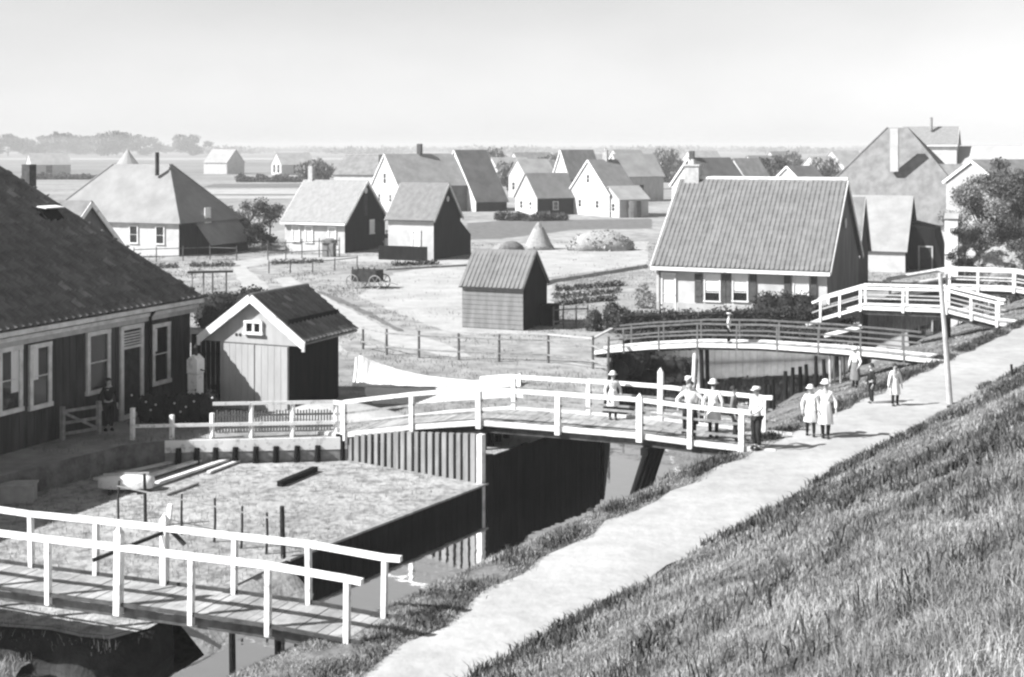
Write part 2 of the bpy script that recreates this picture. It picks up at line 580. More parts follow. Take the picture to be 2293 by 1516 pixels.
# fields, paths and ditches of the polder
mz = LAND + 0.004
def pxsheet(name, pts, mat, z=LAND, lift=0.004):
    P_ = [at(x, y, z) for x, y in pts]
    if P_[0].y < 200:                       # ragged edge
        Q_ = []
        for a_, b_ in zip(P_, P_[1:] + P_[:1]):
            n_ = max(1, int((b_ - a_).length / .7))
            nn_ = (b_ - a_).cross(Z_).normalized()
            for i in range(n_):
                q = a_.lerp(b_, i / n_)
                am = .3 if name in ('meadow', 'field') else .13
                Q_.append(q + nn_ * am * mnoise.noise(Vector((q.x * .9, q.y * .9, 3.1))) * 1.6)
        P_ = Q_
    return sheet(name, P_, z + lift, mat)
pxsheet('meadow', [(800, 665), (880, 612), (1050, 585), (1120, 545), (1290, 545), (1450, 540), (1452, 590), (1230, 622), (1240, 700),
                   (1180, 745), (1030, 750), (960, 730), (890, 700)], meadow_m)
pxsheet('field', [(1045, 500), (1130, 494), (1300, 492), (1460, 490), (1460, 512), (1290, 514), (1120, 535), (1050, 536)], crop_m)
pxsheet('path', [(520, 598), (548, 596), (600, 640), (590, 700), (700, 720), (780, 790), (780, 742), (700, 680), (655, 640), (640, 622), (700, 640),
                 (800, 700), (860, 738), (990, 762), (985, 790), (820, 800), (800, 830), (760, 830), (560, 720), (545, 650)][:6] +
        [(560, 760), (545, 650)], path_m)
pxsheet('path', [(610, 625), (650, 620), (760, 680), (860, 735), (985, 765), (1060, 800), (1010, 800), (880, 775), (800, 745), (700, 690)], path_m, lift=0.008)
if 0: pxsheet('path', [(796, 808), (806, 795), (830, 812), (900, 832), (1000, 848), (1080, 852), (1165, 842), (1170, 880), (1080, 886), (930, 892), (830, 892), (848, 860), (800, 838)],
        path_m, lift=0.012)
pxsheet('path', [(796, 815), (900, 850), (1000, 862), (1080, 862), (1165, 856), (1170, 892), (1080, 900), (930, 905), (830, 905)], M('bleached_sand', .5, .62, scale=1.5, bump=.02), lift=0.012)
pxsheet('path', [(520, 585), (640, 570), (900, 575), (1050, 583), (1045, 592), (880, 588), (640, 582), (545, 600)], path_m, lift=0.006)
pxsheet('far_field', [(-900, 333), (3200, 333), (3200, 352), (2400, 372), (1300, 396), (700, 392), (-900, 400)], M('far_field', .15, .23, scale=.02, big=.15, bigscale=.01), lift=0.02)
pxsheet('ditch', [(1226, 630), (1240, 626), (1450, 592), (1452, 600), (1240, 634), (1226, 640)], dark_wood, lift=0.01)
pxsheet('ditch', [(1045, 592), (870, 602), (862, 606), (1050, 596)], dark_wood, lift=0.012)
pxsheet('ditch', [(690, 642), (760, 668), (830, 700), (905, 742), (890, 742), (820, 706), (750, 674)], crop_m, lift=0.014)
for i, (y0, y1, x0, x1, m_) in enumerate([(396, 403, -200, 720, M('far_stripe', .17, .24, scale=.2)), (376, 380, -400, 900, M('far_stripe', .17, .24, scale=.2)), (412, 420, 480, 690, crop_m), (440, 446, 460, 660, meadow_m),
                                          (362, 364, -600, 2600, M('far_stripe', .17, .24)), (349, 350.3, -600, 2600, M('far_stripe', .17, .24)), (425, 436, 380, 660, meadow_m), (355, 358, -300, 1300, meadow_m)]):
    pxsheet('field', [(x0, y0), (x1, y0 - 1), (x1 + 30, y1), (x0 - 30, y1)], m_, lift=0.03 + .01 * i)
# raised sandy mound beside the garage and the slope up to the white bridge
mb = MB()
c = at(740, 925, LAND)
prof = []
for i in range(7):
    f = i / 6
    prof.append((2.1 * (1 - f), 0.42 * (1 - (1 - f) ** 2) - .02))
mb.lathe((c.x + .3, c.y - .2, LAND), prof, 28, 1.25, .55, G_ * -1, E_, wob=.05, cap=False)
o = mb.build('mound', path_m, None, (c.x, c.y, LAND), True)
o['kind'] = 'structure'

# ------------------------------------------------------------------ house parts
def tile_roof(A, ua, L, us, S, tw=0.24, th=0.3, clips=(), amp=0.032, step=0.035, tones=(0.75, 1.25), light=0.0):
    """pantiled slope: a rippled, stepped sheet; one tone per tile"""
    A = Vector(A)
    nn = ua.cross(us).normalized()
    if nn.z < 0: nn = -nn
    nt_ = max(1, round(L / tw)); tw = L / nt_
    nr = max(1, round(S / th)); th = S / nr
    sub = 5
    nx = nt_ * sub + 1
    prof = [amp * math.sin(2 * math.pi * (k % sub) / sub) for k in range(nx)]
    verts, faces, tone = [], [], []
    for j in range(nr):
        for e in (0, 1):
            y = (j + e) * th
            lift = step * (1 - e)
            for k in range(nx):
                verts.append(A + ua * (k * tw / sub) + us * y + nn * (lift + prof[k] + .05))
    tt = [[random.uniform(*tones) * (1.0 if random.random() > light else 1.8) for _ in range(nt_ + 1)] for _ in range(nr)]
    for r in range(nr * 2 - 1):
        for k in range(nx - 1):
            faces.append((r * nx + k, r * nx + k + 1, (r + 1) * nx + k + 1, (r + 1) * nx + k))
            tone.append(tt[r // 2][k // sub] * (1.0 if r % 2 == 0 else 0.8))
    me = bpy.data.meshes.new('roof')
    me.from_pydata([tuple(v) for v in verts], [], faces)
    a = me.attributes.new('tone', 'FLOAT', 'FACE')
    a.data.foreach_set('value', tone)
    if clips:
        bm = bmesh.new(); bm.from_mesh(me)
        for co, no in clips:
            bmesh.ops.bisect_plane(bm, geom=bm.verts[:] + bm.edges[:] + bm.faces[:], plane_co=co, plane_no=no, clear_outer=True)
        bm.to_mesh(me); bm.free()
    return me

def add_tiles(me, mat, parent, name='roof_tiles'):
    loc = WORLD[parent.name]
    me.transform(Matrix.Translation(-loc))
    me.materials.append(mat)
    me.name = name
    for p in me.polygons: p.use_smooth = True
    o = bpy.data.objects.new(name, me)
    return link(o, parent, loc)

def window(parent, P, al, out, w_, h_, mat=white_paint, pane=glass, nx=1, ny=2, fw=.07, name='window', curt=None, bar=.03):
    """frame and glazing bars, with the pane as a sub-part; P = middle of the sill line on the wall"""
    P = Vector(P)
    mb = MB()
    d = 0.04
    for s in (-1, 1):
        mb.obox(P + al * s * (w_ / 2 - fw / 2) + Z_ * h_ / 2 + out * d, al * fw / 2, out * d, Z_ * h_ / 2)
    mb.obox(P + Z_ * fw / 2 + out * (d + .012), al * (w_ / 2 + .03), out * (d + .012), Z_ * fw / 2)
    mb.obox(P + Z_ * (h_ - fw / 2) + out * (d + .004), al * (w_ / 2 + .004), out * (d + .004), Z_ * fw / 2)
    for i in range(1, nx):
        x = -w_ / 2 + w_ * i / nx
        mb.obox(P + al * x + Z_ * h_ / 2 + out * d * .8, al * bar / 2, out * d * .8, Z_ * (h_ / 2 - fw))
    for j in range(1, ny):
        mb.obox(P + Z_ * h_ * j / ny + out * d * .7, al * (w_ / 2 - fw), out * d * .7, Z_ * bar / 2)
    fr = mb.build(name, mat, parent)
    mb = MB()
    mb.obox(P + Z_ * h_ / 2 + out * .012, al * (w_ / 2 - fw * .6), out * .012, Z_ * (h_ / 2 - fw * .6))
    mb.build('pane', pane, fr)
    if curt:
        x0, x1, y0, y1 = curt
        mb = MB()
        mb.obox(P + al * (x0 + x1) / 2 * w_ + Z_ * (y0 + y1) / 2 * h_ + out * .028, al * (x1 - x0) / 2 * w_, out * .004, Z_ * (y1 - y0) / 2 * h_)
        mb.build('curtain', curtain, fr)
    return fr

def gable_house(name, label, P, a, b, L, W, zb, ze, zr, wall, gable, roof, trim=white_paint, cat='house', over=.22, og=.15,
                barge=True, tiles=None, gutter=False, group=None, gable2=None, th=.1, zback=None):
    """P: front corner at the a=0 end; a along the front, b to the back. zback: lower back eave (catslide)"""
    P = Vector((P[0], P[1], 0))
    root = thing(name, label, cat, (P.x, P.y, zb), group)
    Q = P + a * L
    zeb = ze
    r0, r1 = P + b * W / 2, Q + b * W / 2
    def V(p, z): return (p.x, p.y, z)
    mb = MB()
    mb.quad(V(P, zb), V(Q, zb), V(Q, ze), V(P, ze))
    mb.build('wall', wall, root)
    mb = MB()
    mb.quad(V(P + b * W, zb), V(Q + b * W, zb), V(Q + b * W, ze), V(P + b * W, ze))
    mb.build('wall', wall, root)
    for c, gm in ((P, gable), (Q, gable2 or gable)):
        mb = MB()
        mb.add([V(c, zb), V(c + b * W, zb), V(c + b * W, ze), V(c + b * W / 2, zr - .02), V(c, ze)], [(0, 1, 2, 3, 4)])
        mb.build('gable', gm, root)
    sl_ = (zr - ze) / (W / 2)
    lift = .06
    ef = P - b * over - a * og; eq = Q - b * over + a * og
    zf = ze - sl_ * over + lift
    rf, rq = r0 - a * og, r1 + a * og
    bf, bq = P + b * (W + over) - a * og, Q + b * (W + over) + a * og
    mb = MB()
    mb.slab(V(ef, zf), V(rf, zr + lift), V(rq, zr + lift), V(eq, zf), -th)
    mb.slab(V(bf, zf), V(bq, zf), V(rq, zr + lift), V(rf, zr + lift), -th)
    mb.tube([V(rf, zr + lift + .02), V(rq, zr + lift + .02)], .09, 8)
    rfm = mb.build('roof', roof, root)
    if tiles:
        us = Vector((rf.x - ef.x, rf.y - ef.y, zr - ze + sl_ * over)); S = us.length; us.normalize()
        me = tile_roof(V(ef, zf), (eq - ef).normalized(), (eq - ef).length, us, S, **tiles)
        add_tiles(me, roof, rfm)
    if barge:
        for e, r, bb, sgn in ((ef, rf, bf, -1), (eq, rq, bq, 1)):
            mb = MB()
            off = a * sgn * .022
            e2, r2, b2 = e + off, r + off, bb + off
            mb.beam(V(e2, zf - .04), V(r2, zr + lift - .02), .05, .2)
            mb.beam(V(b2, zf - .04), V(r2, zr + lift - .021), .052, .2)
            mb.build('barge_board', trim, root)
    if gutter:
        mb = MB()
        mb.obox(((ef.x + eq.x) / 2 - b.x * .05, (ef.y + eq.y) / 2 - b.y * .05, zf - .07), a * ((eq - ef).length / 2), b * .06, Z_ * .085)
        mb.build('gutter', trim, root)
    return root

def chimney(parent, P, w_, z0, z1, mat, cap=True, ax=G_, ay=E_, name='chimney'):
    mb = MB()
    c = Vector((P[0], P[1], (z0 + z1) / 2))
    mb.obox(c, ax * w_ / 2, ay * w_ / 2, Z_ * (z1 - z0) / 2)
    if cap:
        mb.obox((c.x, c.y, z1 + .05), ax * (w_ / 2 + .06), ay * (w_ / 2 + .06), Z_ * .05)
        mb.tube([(c.x, c.y, z1 + .1), (c.x, c.y, z1 + .38)], [w_ * .2, w_ * .17], 8)
    return mb.build(name, mat, parent)

def gable_parts(root, tag_):
    return [o for o in root.children if o.name.startswith(tag_)]

# ------------------------------------------------------------------ near house on the left
HC = Vector((-11.06, 46.0, 0)); hD = -E_
root = thing('farmhouse', 'big dark boarded farmhouse with hipped tile roof filling the left edge', 'house', (HC.x, HC.y, LAND))
HL, HW, HZ = 26.0, 11.4, 2.76
n_out = -G_                                 # wall faces right
cs = [HC, HC + hD * HL, HC + hD * HL + G_ * HW, HC + G_ * HW]
mb = MB()
for i in range(4):
    p, q = cs[i], cs[(i + 1) % 4]
    mb.quad((p.x, p.y, LAND), (q.x, q.y, LAND), (q.x, q.y, HZ), (p.x, p.y, HZ))
for i in range(int(HL / .3)):                # upright boards
    p = HC + hD * (.15 + i * .3) + n_out * .008
    mb.obox((p.x, p.y, (LAND + HZ) / 2), hD * .135, n_out * .012, Z_ * (HZ - LAND) / 2 * (1 - .004 * (i % 3)))
mb.build('wall', dark_house, root)
ov = .28; pit = .97
def ring(k, z):    # eave ring moved inwards by k
    return [Vector((c.x, c.y, z)) for c in (HC + n_out * (ov - k) + E_ * (ov - k), HC + hD * HL + n_out * (ov - k) - E_ * (ov - k),
            HC + hD * HL + G_ * HW - n_out * (ov - k) - E_ * (ov - k), HC + G_ * HW - n_out * (ov - k) + E_ * (ov - k))]
k1 = HW / 2 + ov
lo_, hi_ = ring(0, HZ), ring(k1 - .01, HZ + pit * k1)
mb = MB()
for i in range(4):
    j = (i + 1) % 4
    mb.quad(lo_[i], lo_[j], hi_[j], hi_[i])
mb.quad(*hi_); mb.quad(*lo_)
mb.tube([lo_[0] + Z_ * .05, hi_[0] + Z_ * .08], .1, 8)
mb.tube([hi_[0] + Z_ * .08, hi_[1] + Z_ * .08], .1, 8)
mb.tube([lo_[3] + Z_ * .05, hi_[3] + Z_ * .08], .1, 8)
hroof = mb.build('roof', tile_dark, root)
us = Vector((G_.x, G_.y, pit)).normalized()
A = lo_[1]
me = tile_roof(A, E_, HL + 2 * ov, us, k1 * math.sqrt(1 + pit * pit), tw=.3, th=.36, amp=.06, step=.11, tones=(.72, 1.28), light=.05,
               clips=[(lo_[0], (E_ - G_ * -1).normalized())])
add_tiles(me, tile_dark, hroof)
# cornice: two pale boards and a gutter
for off, z, hh, mt, nm in ((.30, HZ - .02, .07, old_white, 'gutter'), (.10, HZ - .22, .06, old_white, 'cornice'), (.05, HZ - .36, .075, dull_white, 'cornice')):
    mb = MB()
    p, q = HC + n_out * off + E_ * .3, HC + hD * HL + n_out * off
    mb.beam((p.x, p.y, z), (q.x, q.y, z), .09 if off < .2 else .14, hh * 2)
    mb.build(nm, mt, root)
def hwin(px0, px1, yt, yb, **kw):
    u0, u1 = on_line(HC, hD, px0), on_line(HC, hD, px1)
    p = HC + hD * (u0 + u1) / 2 + n_out * .02
    z0, z1 = zat(yb, p.y), zat(yt, p.y)
    return window(root, (p.x, p.y, z0), hD, n_out, abs(u0 - u1), z1 - z0, mat=old_white, fw=.13, **kw)
hwin(-8, 46, 776, 926, ny=2, curt=(-.5, -.05, .3, .95))
hwin(62, 111, 768, 914, ny=2, curt=(.08, .48, .45, .95))
hwin(191, 243, 740, 880, ny=2)
hwin(337, 377, 723, 860, ny=2, curt=(.2, .46, .55, .92))
u0, u1 = on_line(HC, hD, 266), on_line(HC, hD, 317)
p = HC + hD * (u0 + u1) / 2 + n_out * .02
dr = window(root, (p.x, p.y, LAND + .02), hD, n_out, abs(u0 - u1), zat(728, p.y) - LAND, mat=old_white, pane=dark_wood, ny=1, fw=.14, name='door')
mb = MB()
zt = zat(776, p.y)
mb.obox((p.x + n_out.x * .06, p.y + n_out.y * .06, zt), hD * abs(u0 - u1) / 2 * .86, n_out * .03, Z_ * .04)
for i in range(5):
    mb.obox((p.x + n_out.x * .05, p.y + n_out.y * .05, zt + .1 + i * .09), hD * abs(u0 - u1) / 2 * .8, n_out * .015, Z_ * .022)
mb.build('fanlight', old_white, dr)
mb = MB()                                    # rain pipe under the cornice
u = on_line(HC, hD, 330)
p = HC + hD * u + n_out * .12
mb.tube([(p.x + .2, p.y, HZ - .02), (p.x, p.y, HZ - .3), (p.x, p.y, HZ - .75), (p.x, p.y, LAND + .2)], .055, 8)
mb.build('rain_pipe', tar, root)
# roof hatch
p = atY(95, 486, 44.2)
hp = lo_[1]
kk = 3.05
sdist = on_line(HC + G_ * kk, hD, 92)
hc = HC + G_ * (kk - ov) + hD * sdist
hz = HZ + pit * kk
mb = MB()
nn_ = E_.cross(us); nn_ = nn_ if nn_.z > 0 else -nn_
cc = Vector((hc.x, hc.y, hz))
mb.obox(cc + nn_ * .13, E_ * .38, us * .26, nn_ * .09)
ht = mb.build('hatch', tar, hroof)
mb = MB()
mb.obox(cc + nn_ * .33 + us * .16, E_ * .42, (us + nn_ * -.75).normalized() * .2, nn_ * .025)
mb.build('lid', white_paint, ht)

# ------------------------------------------------------------------ garage with white gable boards
GP = Vector((-7.27, 43.66, 0))
gL, gW, gE, gR = 2.66, 3.2, 2.08, 3.02
root = thing('garage', 'pale wooden shed with double doors and white gable boards beside the dark farmhouse', 'shed', (GP.x, GP.y, LAND))
def gp(u, v, z): 
    q = GP + G_ * u + E_ * v
    return Vector((q.x, q.y, z))
mb = MB()
mb.quad(gp(0, 0, LAND), gp(0, gW, LAND), gp(0, gW, gE + .3), gp(0, 0, gE + .3))
mb.quad(gp(gL, 0, LAND), gp(gL, gW, LAND), gp(gL, gW, gE + .3), gp(gL, 0, gE + .3))
mb.add([gp(0, gW, LAND), gp(gL, gW, LAND), gp(gL, gW, gE), gp(gL / 2, gW, gR), gp(0, gW, gE)], [(0, 1, 2, 3, 4)])
mb.build('wall', tar, root)
mb = MB()
zs = 1.54
gx = .62
mb.add([gp(-gx, -.04, zs), gp(gL + gx, -.04, zs), gp(gL / 2, -.04, gR - .02)], [(0, 1, 2)])
mb.add([gp(-gx, -.0, zs), gp(gL + gx, -.0, zs), gp(gL + gx, -.04, zs), gp(-gx, -.04, zs)], [(0, 1, 2, 3)])
mb.add([gp(0, 0, LAND), gp(gL, 0, LAND), gp(gL, 0, zs), gp(0, 0, zs)], [(0, 1, 2, 3)])
mb.build('gable', pale_board, root)
for i, (x0, x1) in enumerate(((.03, 1.27), (1.31, 2.5))):
    mb = MB()
    nb = 5
    for k in range(nb):
        xa, xb = x0 + (x1 - x0) * k / nb, x0 + (x1 - x0) * (k + 1) / nb - .012
        mb.add([gp(xa, -.06, LAND + .05), gp(xb, -.06, LAND + .05), gp(xb, -.06, zs - .05), gp(xa, -.06, zs - .05),
                gp(xa, -.005, LAND + .05), gp(xb, -.005, LAND + .05), gp(xb, -.005, zs - .05), gp(xa, -.005, zs - .05)],
               [(0, 1, 2, 3), (0, 4, 7, 3), (1, 5, 6, 2), (3, 2, 6, 7)])
    mb.build('door', pale_board, root)
sl_ = (gR - gE) / (gL / 2)
oe, of = .7, .22
mb = MB()
zl = gE - sl_ * oe + .08
for s, u0, uc in ((1, -oe, gL / 2), (-1, gL + oe, gL / 2)):
    mb.slab(gp(u0, -of, zl), gp(uc, -of, gR + .08), gp(uc, gW + .12, gR + .08), gp(u0, gW + .12, zl), -.08)
mb.tube([gp(gL / 2, -of, gR + .11), gp(gL / 2, gW + .12, gR + .11)], .09, 8)
gr = mb.build('roof', tile_dark, root)
us = Vector((G_.x, G_.y, sl_)).normalized()
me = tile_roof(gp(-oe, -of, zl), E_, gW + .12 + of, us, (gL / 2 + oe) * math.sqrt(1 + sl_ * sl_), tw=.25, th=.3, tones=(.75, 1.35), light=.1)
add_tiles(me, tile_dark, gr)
mb = MB()
for u0 in (-oe, gL + oe):
    mb.beam(gp(u0, -of - .03, zl - .06), gp(gL / 2, -of - .03 - (.002 if u0 > 0 else 0), gR + .04), .05, .26)
    mb.obox(gp(u0, -of - .033, zl - .1), G_ * .05, E_ * .03, Z_ * .16)
mb.build('barge_board', white_paint, root)
window(root, gp(gL / 2 - .02, -.045, 1.84), G_, -E_, .7, .46, mat=white_paint, nx=2, ny=1, fw=.085, bar=.08)
for u in (1.85, 2.0):
    mb = MB()
    mb.tube([gp(u, -.045, 1.8), gp(u, -.052, 1.8)], .055, 10)
    mb.build('vent_hole', dark_wood, root)

# ------------------------------------------------------------------ main cottage on the right with shutters
MP = Vector((15.57, 66.2, 0)); mL, mW, mE, mR = 8.75, 10.6, 2.0, 6.15
root = gable_house('cottage', 'cottage with large ribbed tile roof, white front and dark shutters behind the clipped hedge', MP, G_, E_, mL, mW, LAND, mE, mR,
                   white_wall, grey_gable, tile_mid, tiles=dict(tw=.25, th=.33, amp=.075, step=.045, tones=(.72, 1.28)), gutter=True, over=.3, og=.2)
def mfront(px): return MP + G_ * on_line(MP, G_, px)
def mwin(px0, px1, yt, yb, **kw):
    a_, b_ = mfront(px0), mfront(px1)
    p = (a_ + b_) / 2 - E_ * .004
    return window(root, (p.x, p.y, zat(yb, p.y)), G_, -E_, (a_ - b_).length, zat(yt, p.y) - zat(yb, p.y), **kw)
for x0, x1 in ((1577, 1614), (1640, 1676)):
    mwin(x0, x1, 611, 676, ny=3, fw=.06, pane=glass, curt=(-.46, .46, .38, .95))
mwin(1776, 1812, 614, 682, ny=3, fw=.06, curt=(-.46, .46, .3, .95))
def mshut(px0, px1, yt, yb):
    a_, b_ = mfront(px0), mfront(px1)
    p = (a_ + b_) / 2 - E_ * .035
    z0, z1 = zat(yb, p.y), zat(yt, p.y)
    mb = MB()
    L_ = (a_ - b_).length
    mb.obox((p.x, p.y, (z0 + z1) / 2), G_ * L_ / 2, E_ * .025, Z_ * (z1 - z0) / 2)
    for f in (.25, .75):
        q = p - E_ * .035
        mb.obox((q.x, q.y, z0 + (z1 - z0) * f), G_ * L_ / 2 * .8, E_ * .012, Z_ * .05)
    mb.build('shutter', M('shutter_paint', .05, .09, scale=4), root)
for x0, x1 in ((1556, 1573), (1617, 1625.5), (1626.5, 1636), (1679, 1694), (1756, 1771), (1816, 1830)):
    mshut(x0, x1, 613, 677)
p = (mfront(1481) + mfront(1514)) / 2
dr = window(root, (p.x, p.y, LAND + .03), G_, -E_, (mfront(1481) - mfront(1514)).length, zat(612, p.y) - LAND, pane=M('pale_door', .55, .66, scale=2), ny=2, fw=.07, name='door')
mb = MB()
q = MP + G_ * mL / 2 - E_ * .03
mb.obox((q.x, q.y, LAND + .35), G_ * (mL / 2 - .02), E_ * .028, Z_ * .35)
mb.build('plinth', pale_board, root)
q = MP + E_ * mW / 2
mb = MB(); mb.tube([(q.x - G_.x * .2, q.y - G_.y * .2, mR + .13), (q.x + G_.x * (mL + .2), q.y + G_.y * (mL + .2), mR + .13)], .13, 8); mb.build('ridge_cap', old_white, root)
q = MP + G_ * (mL - .55) + E_ * mW / 2
chimney(root, q, .8, mR - .4, zat(372, q.y), brick_pale)
mb = MB()
q = MP - G_ * .06 + E_ * (mW / 2)
mb.tube([(q.x, q.y, zat(500, q.y)), (q.x + .05, q.y - .02, zat(500, q.y))], .26, 12)
mb.build('vent', old_white, root)
mb = MB()
q = MP + G_ * 8.55 - E_ * .08
mb.tube([(q.x, q.y, mE - .1), (q.x, q.y, LAND + .1)], .045, 8)
mb.build('rain_pipe', rod_grey, root)

# ------------------------------------------------------------------ grey shed in the meadow
SP = at(1172, 741, LAND)
root = gable_house('shed', 'small grey boarded shed with ribbed tile roof standing alone in the pale meadow', SP, G_, E_, 3.2, 3.1, LAND, 1.34, 2.84,
                   M('shed_boards', .17, .25, scale=1.5, stretch=(2, 2, .4)), tar, tile_mid, barge=False, over=.16, og=.08,
                   tiles=dict(tw=.22, th=.4, amp=.07, step=.03, tones=(.75, 1.25)), cat='shed')
mb = MB()
for i in range(9):
    z = LAND + .15 + i * .22
    q = SP + G_ * 1.6 - E_ * .012
    mb.obox((q.x, q.y, z), G_ * 1.59, E_ * .011, Z_ * .1)
mb.build('board', MATS['shed_boards'], root)
mb = MB()
q = SP - G_ * .35 + E_ * 2.6
mb.obox((q.x, q.y, LAND + .5), G_ * .3, E_ * .5, Z_ * .5)
mb.build('lean_to', tar, root)

# ------------------------------------------------------------------ cottages and farms of the village
# house behind the near farmhouse
P = Vector((-18.95 + .386 * -3.2, 60 - .92 * 3.2, 0))
root = gable_house('cottage', 'grey gabled cottage peeping over the roof of the dark farmhouse', P, G_, E_, 9, 6.4, LAND, 2.4, 5.45, pale_board, grey_gable, roof_far, over=.35)
q = P + G_ * 3.4 + E_ * 3.2
chimney(root, atY(65, 440, q.y + .3), .45, 4.9, zat(368, q.y + .3), brick_dark, cap=False)

# pyramid-roofed farm (stolp)
def stolp(name, label, apex_px, apex_py, Y, a, ze, wallm, roofm, group=None, dark_side=None, ext=0.0, extr=0.0):
    A = atY(apex_px, apex_py, Y)
    root = thing(name, label, 'house', (A.x, A.y, LAND), group)
    def cnr(k, z): return [Vector((c.x, c.y, z)) for c in (A - G_ * (k + extr) - E_ * k, A + G_ * (k + ext) - E_ * k, A + G_ * (k + ext) + E_ * k, A - G_ * (k + extr) + E_ * k)]
    lo, hi = cnr(a, LAND), cnr(a, ze)
    nm = ('wall', 'wall', 'wall', 'wall')
    mts = (wallm, pale_board, pale_board, dark_side or wallm)
    for i in range(4):
        mb = MB()
        j = (i + 1) % 4
        mb.quad(lo[i], lo[j], hi[j], hi[i])
        mb.build('wall', mts[i], root)
    ov = cnr(a + .35, ze - .35 * (A.z - ze) / a)
    top = cnr(.12, A.z)
    mb = MB()
    for i in range(4):
        j = (i + 1) % 4
        mb.quad(ov[i], ov[j], top[j], top[i])
        mb.tube([ov[i], top[i]], .1, 6)
    mb.quad(*top); mb.quad(*ov)
    rf = mb.build('roof', roofm, root)
    return root, rf, A
root, rf, A = stolp('farmhouse', 'hip roofed farm with pale front slope and dark right slope, left of the white cottage', 378, 368, 112, 4.0, 2.3, white_wall, M('stolp_roof', .2, .27, scale=.6), dark_side=tar, ext=5.5)
mb = MB(); q = atY(352, 366, 111); mb.tube([(q.x, q.y, q.z - 1.0), (q.x, q.y, zat(341, 111))], .17, 8); mb.build('stove_pipe', dark_wood, rf)
q = A - G_ * 4.06 + E_ * -.3
window(root, (q.x, q.y, zat(500, q.y)), E_, -G_, .8, 1.3, ny=2, fw=.12, pane=curtain)
for u in (-2.2, .4, 3.2):
    q = A + G_ * u - E_ * 4.01
    window(root, (q.x, q.y, .2), G_, -E_, .9, 1.5, ny=2, fw=.1, pane=glass, mat=old_white)
# tarred lean-to with catslide roof
mb = MB()
b0 = A - G_ * 4.1 - E_ * 1.5
def lp(u, v, z):
    q = A - G_ * u + E_ * v
    return Vector((q.x, q.y, z))
mb.prism([lp(4.02, -1.6, LAND), lp(5.3, -1.6, LAND), lp(5.3, -1.6, .3), lp(4.02, -1.6, 1.9)], E_ * 5.4)
mb.build('lean_to', tar, root)
mb = MB()
mb.slab(lp(3.9, -1.8, 2.1), lp(5.6, -1.8, .12), lp(5.6, 4.1, .12), lp(3.9, 4.1, 2.1), .1)
mb.build('lean_to_roof', MATS['stolp_roof'], root)

root = gable_house('outhouse', 'tiny pale outhouse beside the pointed farm roof', at(528, 546, LAND), G_, E_, 1.9, 2.0, LAND, 1.15, 1.75, white_wall, grey_gable, roof_pale, barge=False, cat='outhouse', over=.12)

# white cottage with black gable
P = at(772, 567, LAND)
root = gable_house('cottage', 'white walled cottage with black gable end and white barge boards left of the village centre', P, G_, E_, 5.75, 7.0, LAND, 1.95, 5.06, white_wall, tar, M('pale_tiles', .22, .29, scale=1, stretch=(3, 3, 1)), gutter=True, over=.3, og=.22)
for px in (663, 692, 744):
    q = P + G_ * on_line(P, G_, px)
    window(root, (q.x, q.y, .05), G_, -E_, .8, 1.45, ny=3, fw=.12, pane=M('white_blind', .45, .6, scale=4), mat=white_paint)
q = P - G_ * .01 + E_ * on_line(P, E_, 832)
window(root, (q.x, q.y, zat(524, q.y)), E_, -G_, .8, 1.25, ny=2, fw=.12, pane=curtain)
mb = MB(); q = P - G_ * .02 + E_ * 3.5; mb.obox((q.x, q.y, 3.1), E_ * .3, G_ * .02, Z_ * .9); mb.build('shutter', dark_wood, root)
mb = MB(); mb.tube([(q.x, q.y, 4.35), (q.x + .05, q.y - .02, 4.35)], .26, 12); mb.build('vent', old_white, root)
chimney(root, P + G_ * 5.3 + E_ * 3.5, .42, 4.8, zat(372, 116), brick_pale, cap=False)

# cottage with grey roof and tall black gable
P = at(971, 583, LAND)
root = gable_house('cottage', 'small cottage with grey tile roof and tall black gable with lean-to, nearest the centre meadow', P, G_, E_, 3.95, 4.9, LAND, 2.5, 5.05, white_wall, tar, M('grey_tiles_far', .14, .2, scale=1, stretch=(3, 3, 1)), trim=dull_white, over=.25)
mb = MB(); q = P + E_ * 4.9
mb.prism([(q.x, q.y, LAND), (q.x, q.y, 2.1), (q.x + E_.x * 2, q.y + E_.y * 2, .9), (q.x + E_.x * 2, q.y + E_.y * 2, LAND)], G_ * 3.5)
mb.build('lean_to', tar, root)
q = P + G_ * on_line(P, G_, 932)
window(root, (q.x, q.y, .1), G_, -E_, .8, 1.5, ny=2, fw=.12, pane=curtain)
mb = MB(); q = P - G_ * .02 + E_ * 2.45; mb.tube([(q.x, q.y, 3.95), (q.x + .05, q.y - .02, 3.95)], .22, 12); mb.build('vent', dull_white, root)
mb = MB(); q = P + G_ * 2.2 - E_ * .9
mb.obox((q.x, q.y, LAND + .55), G_ * 2.1, E_ * .04, Z_ * .55)
mb.build('shadow_board', tar, root)  # black board added as the white cottage's shadow on this front

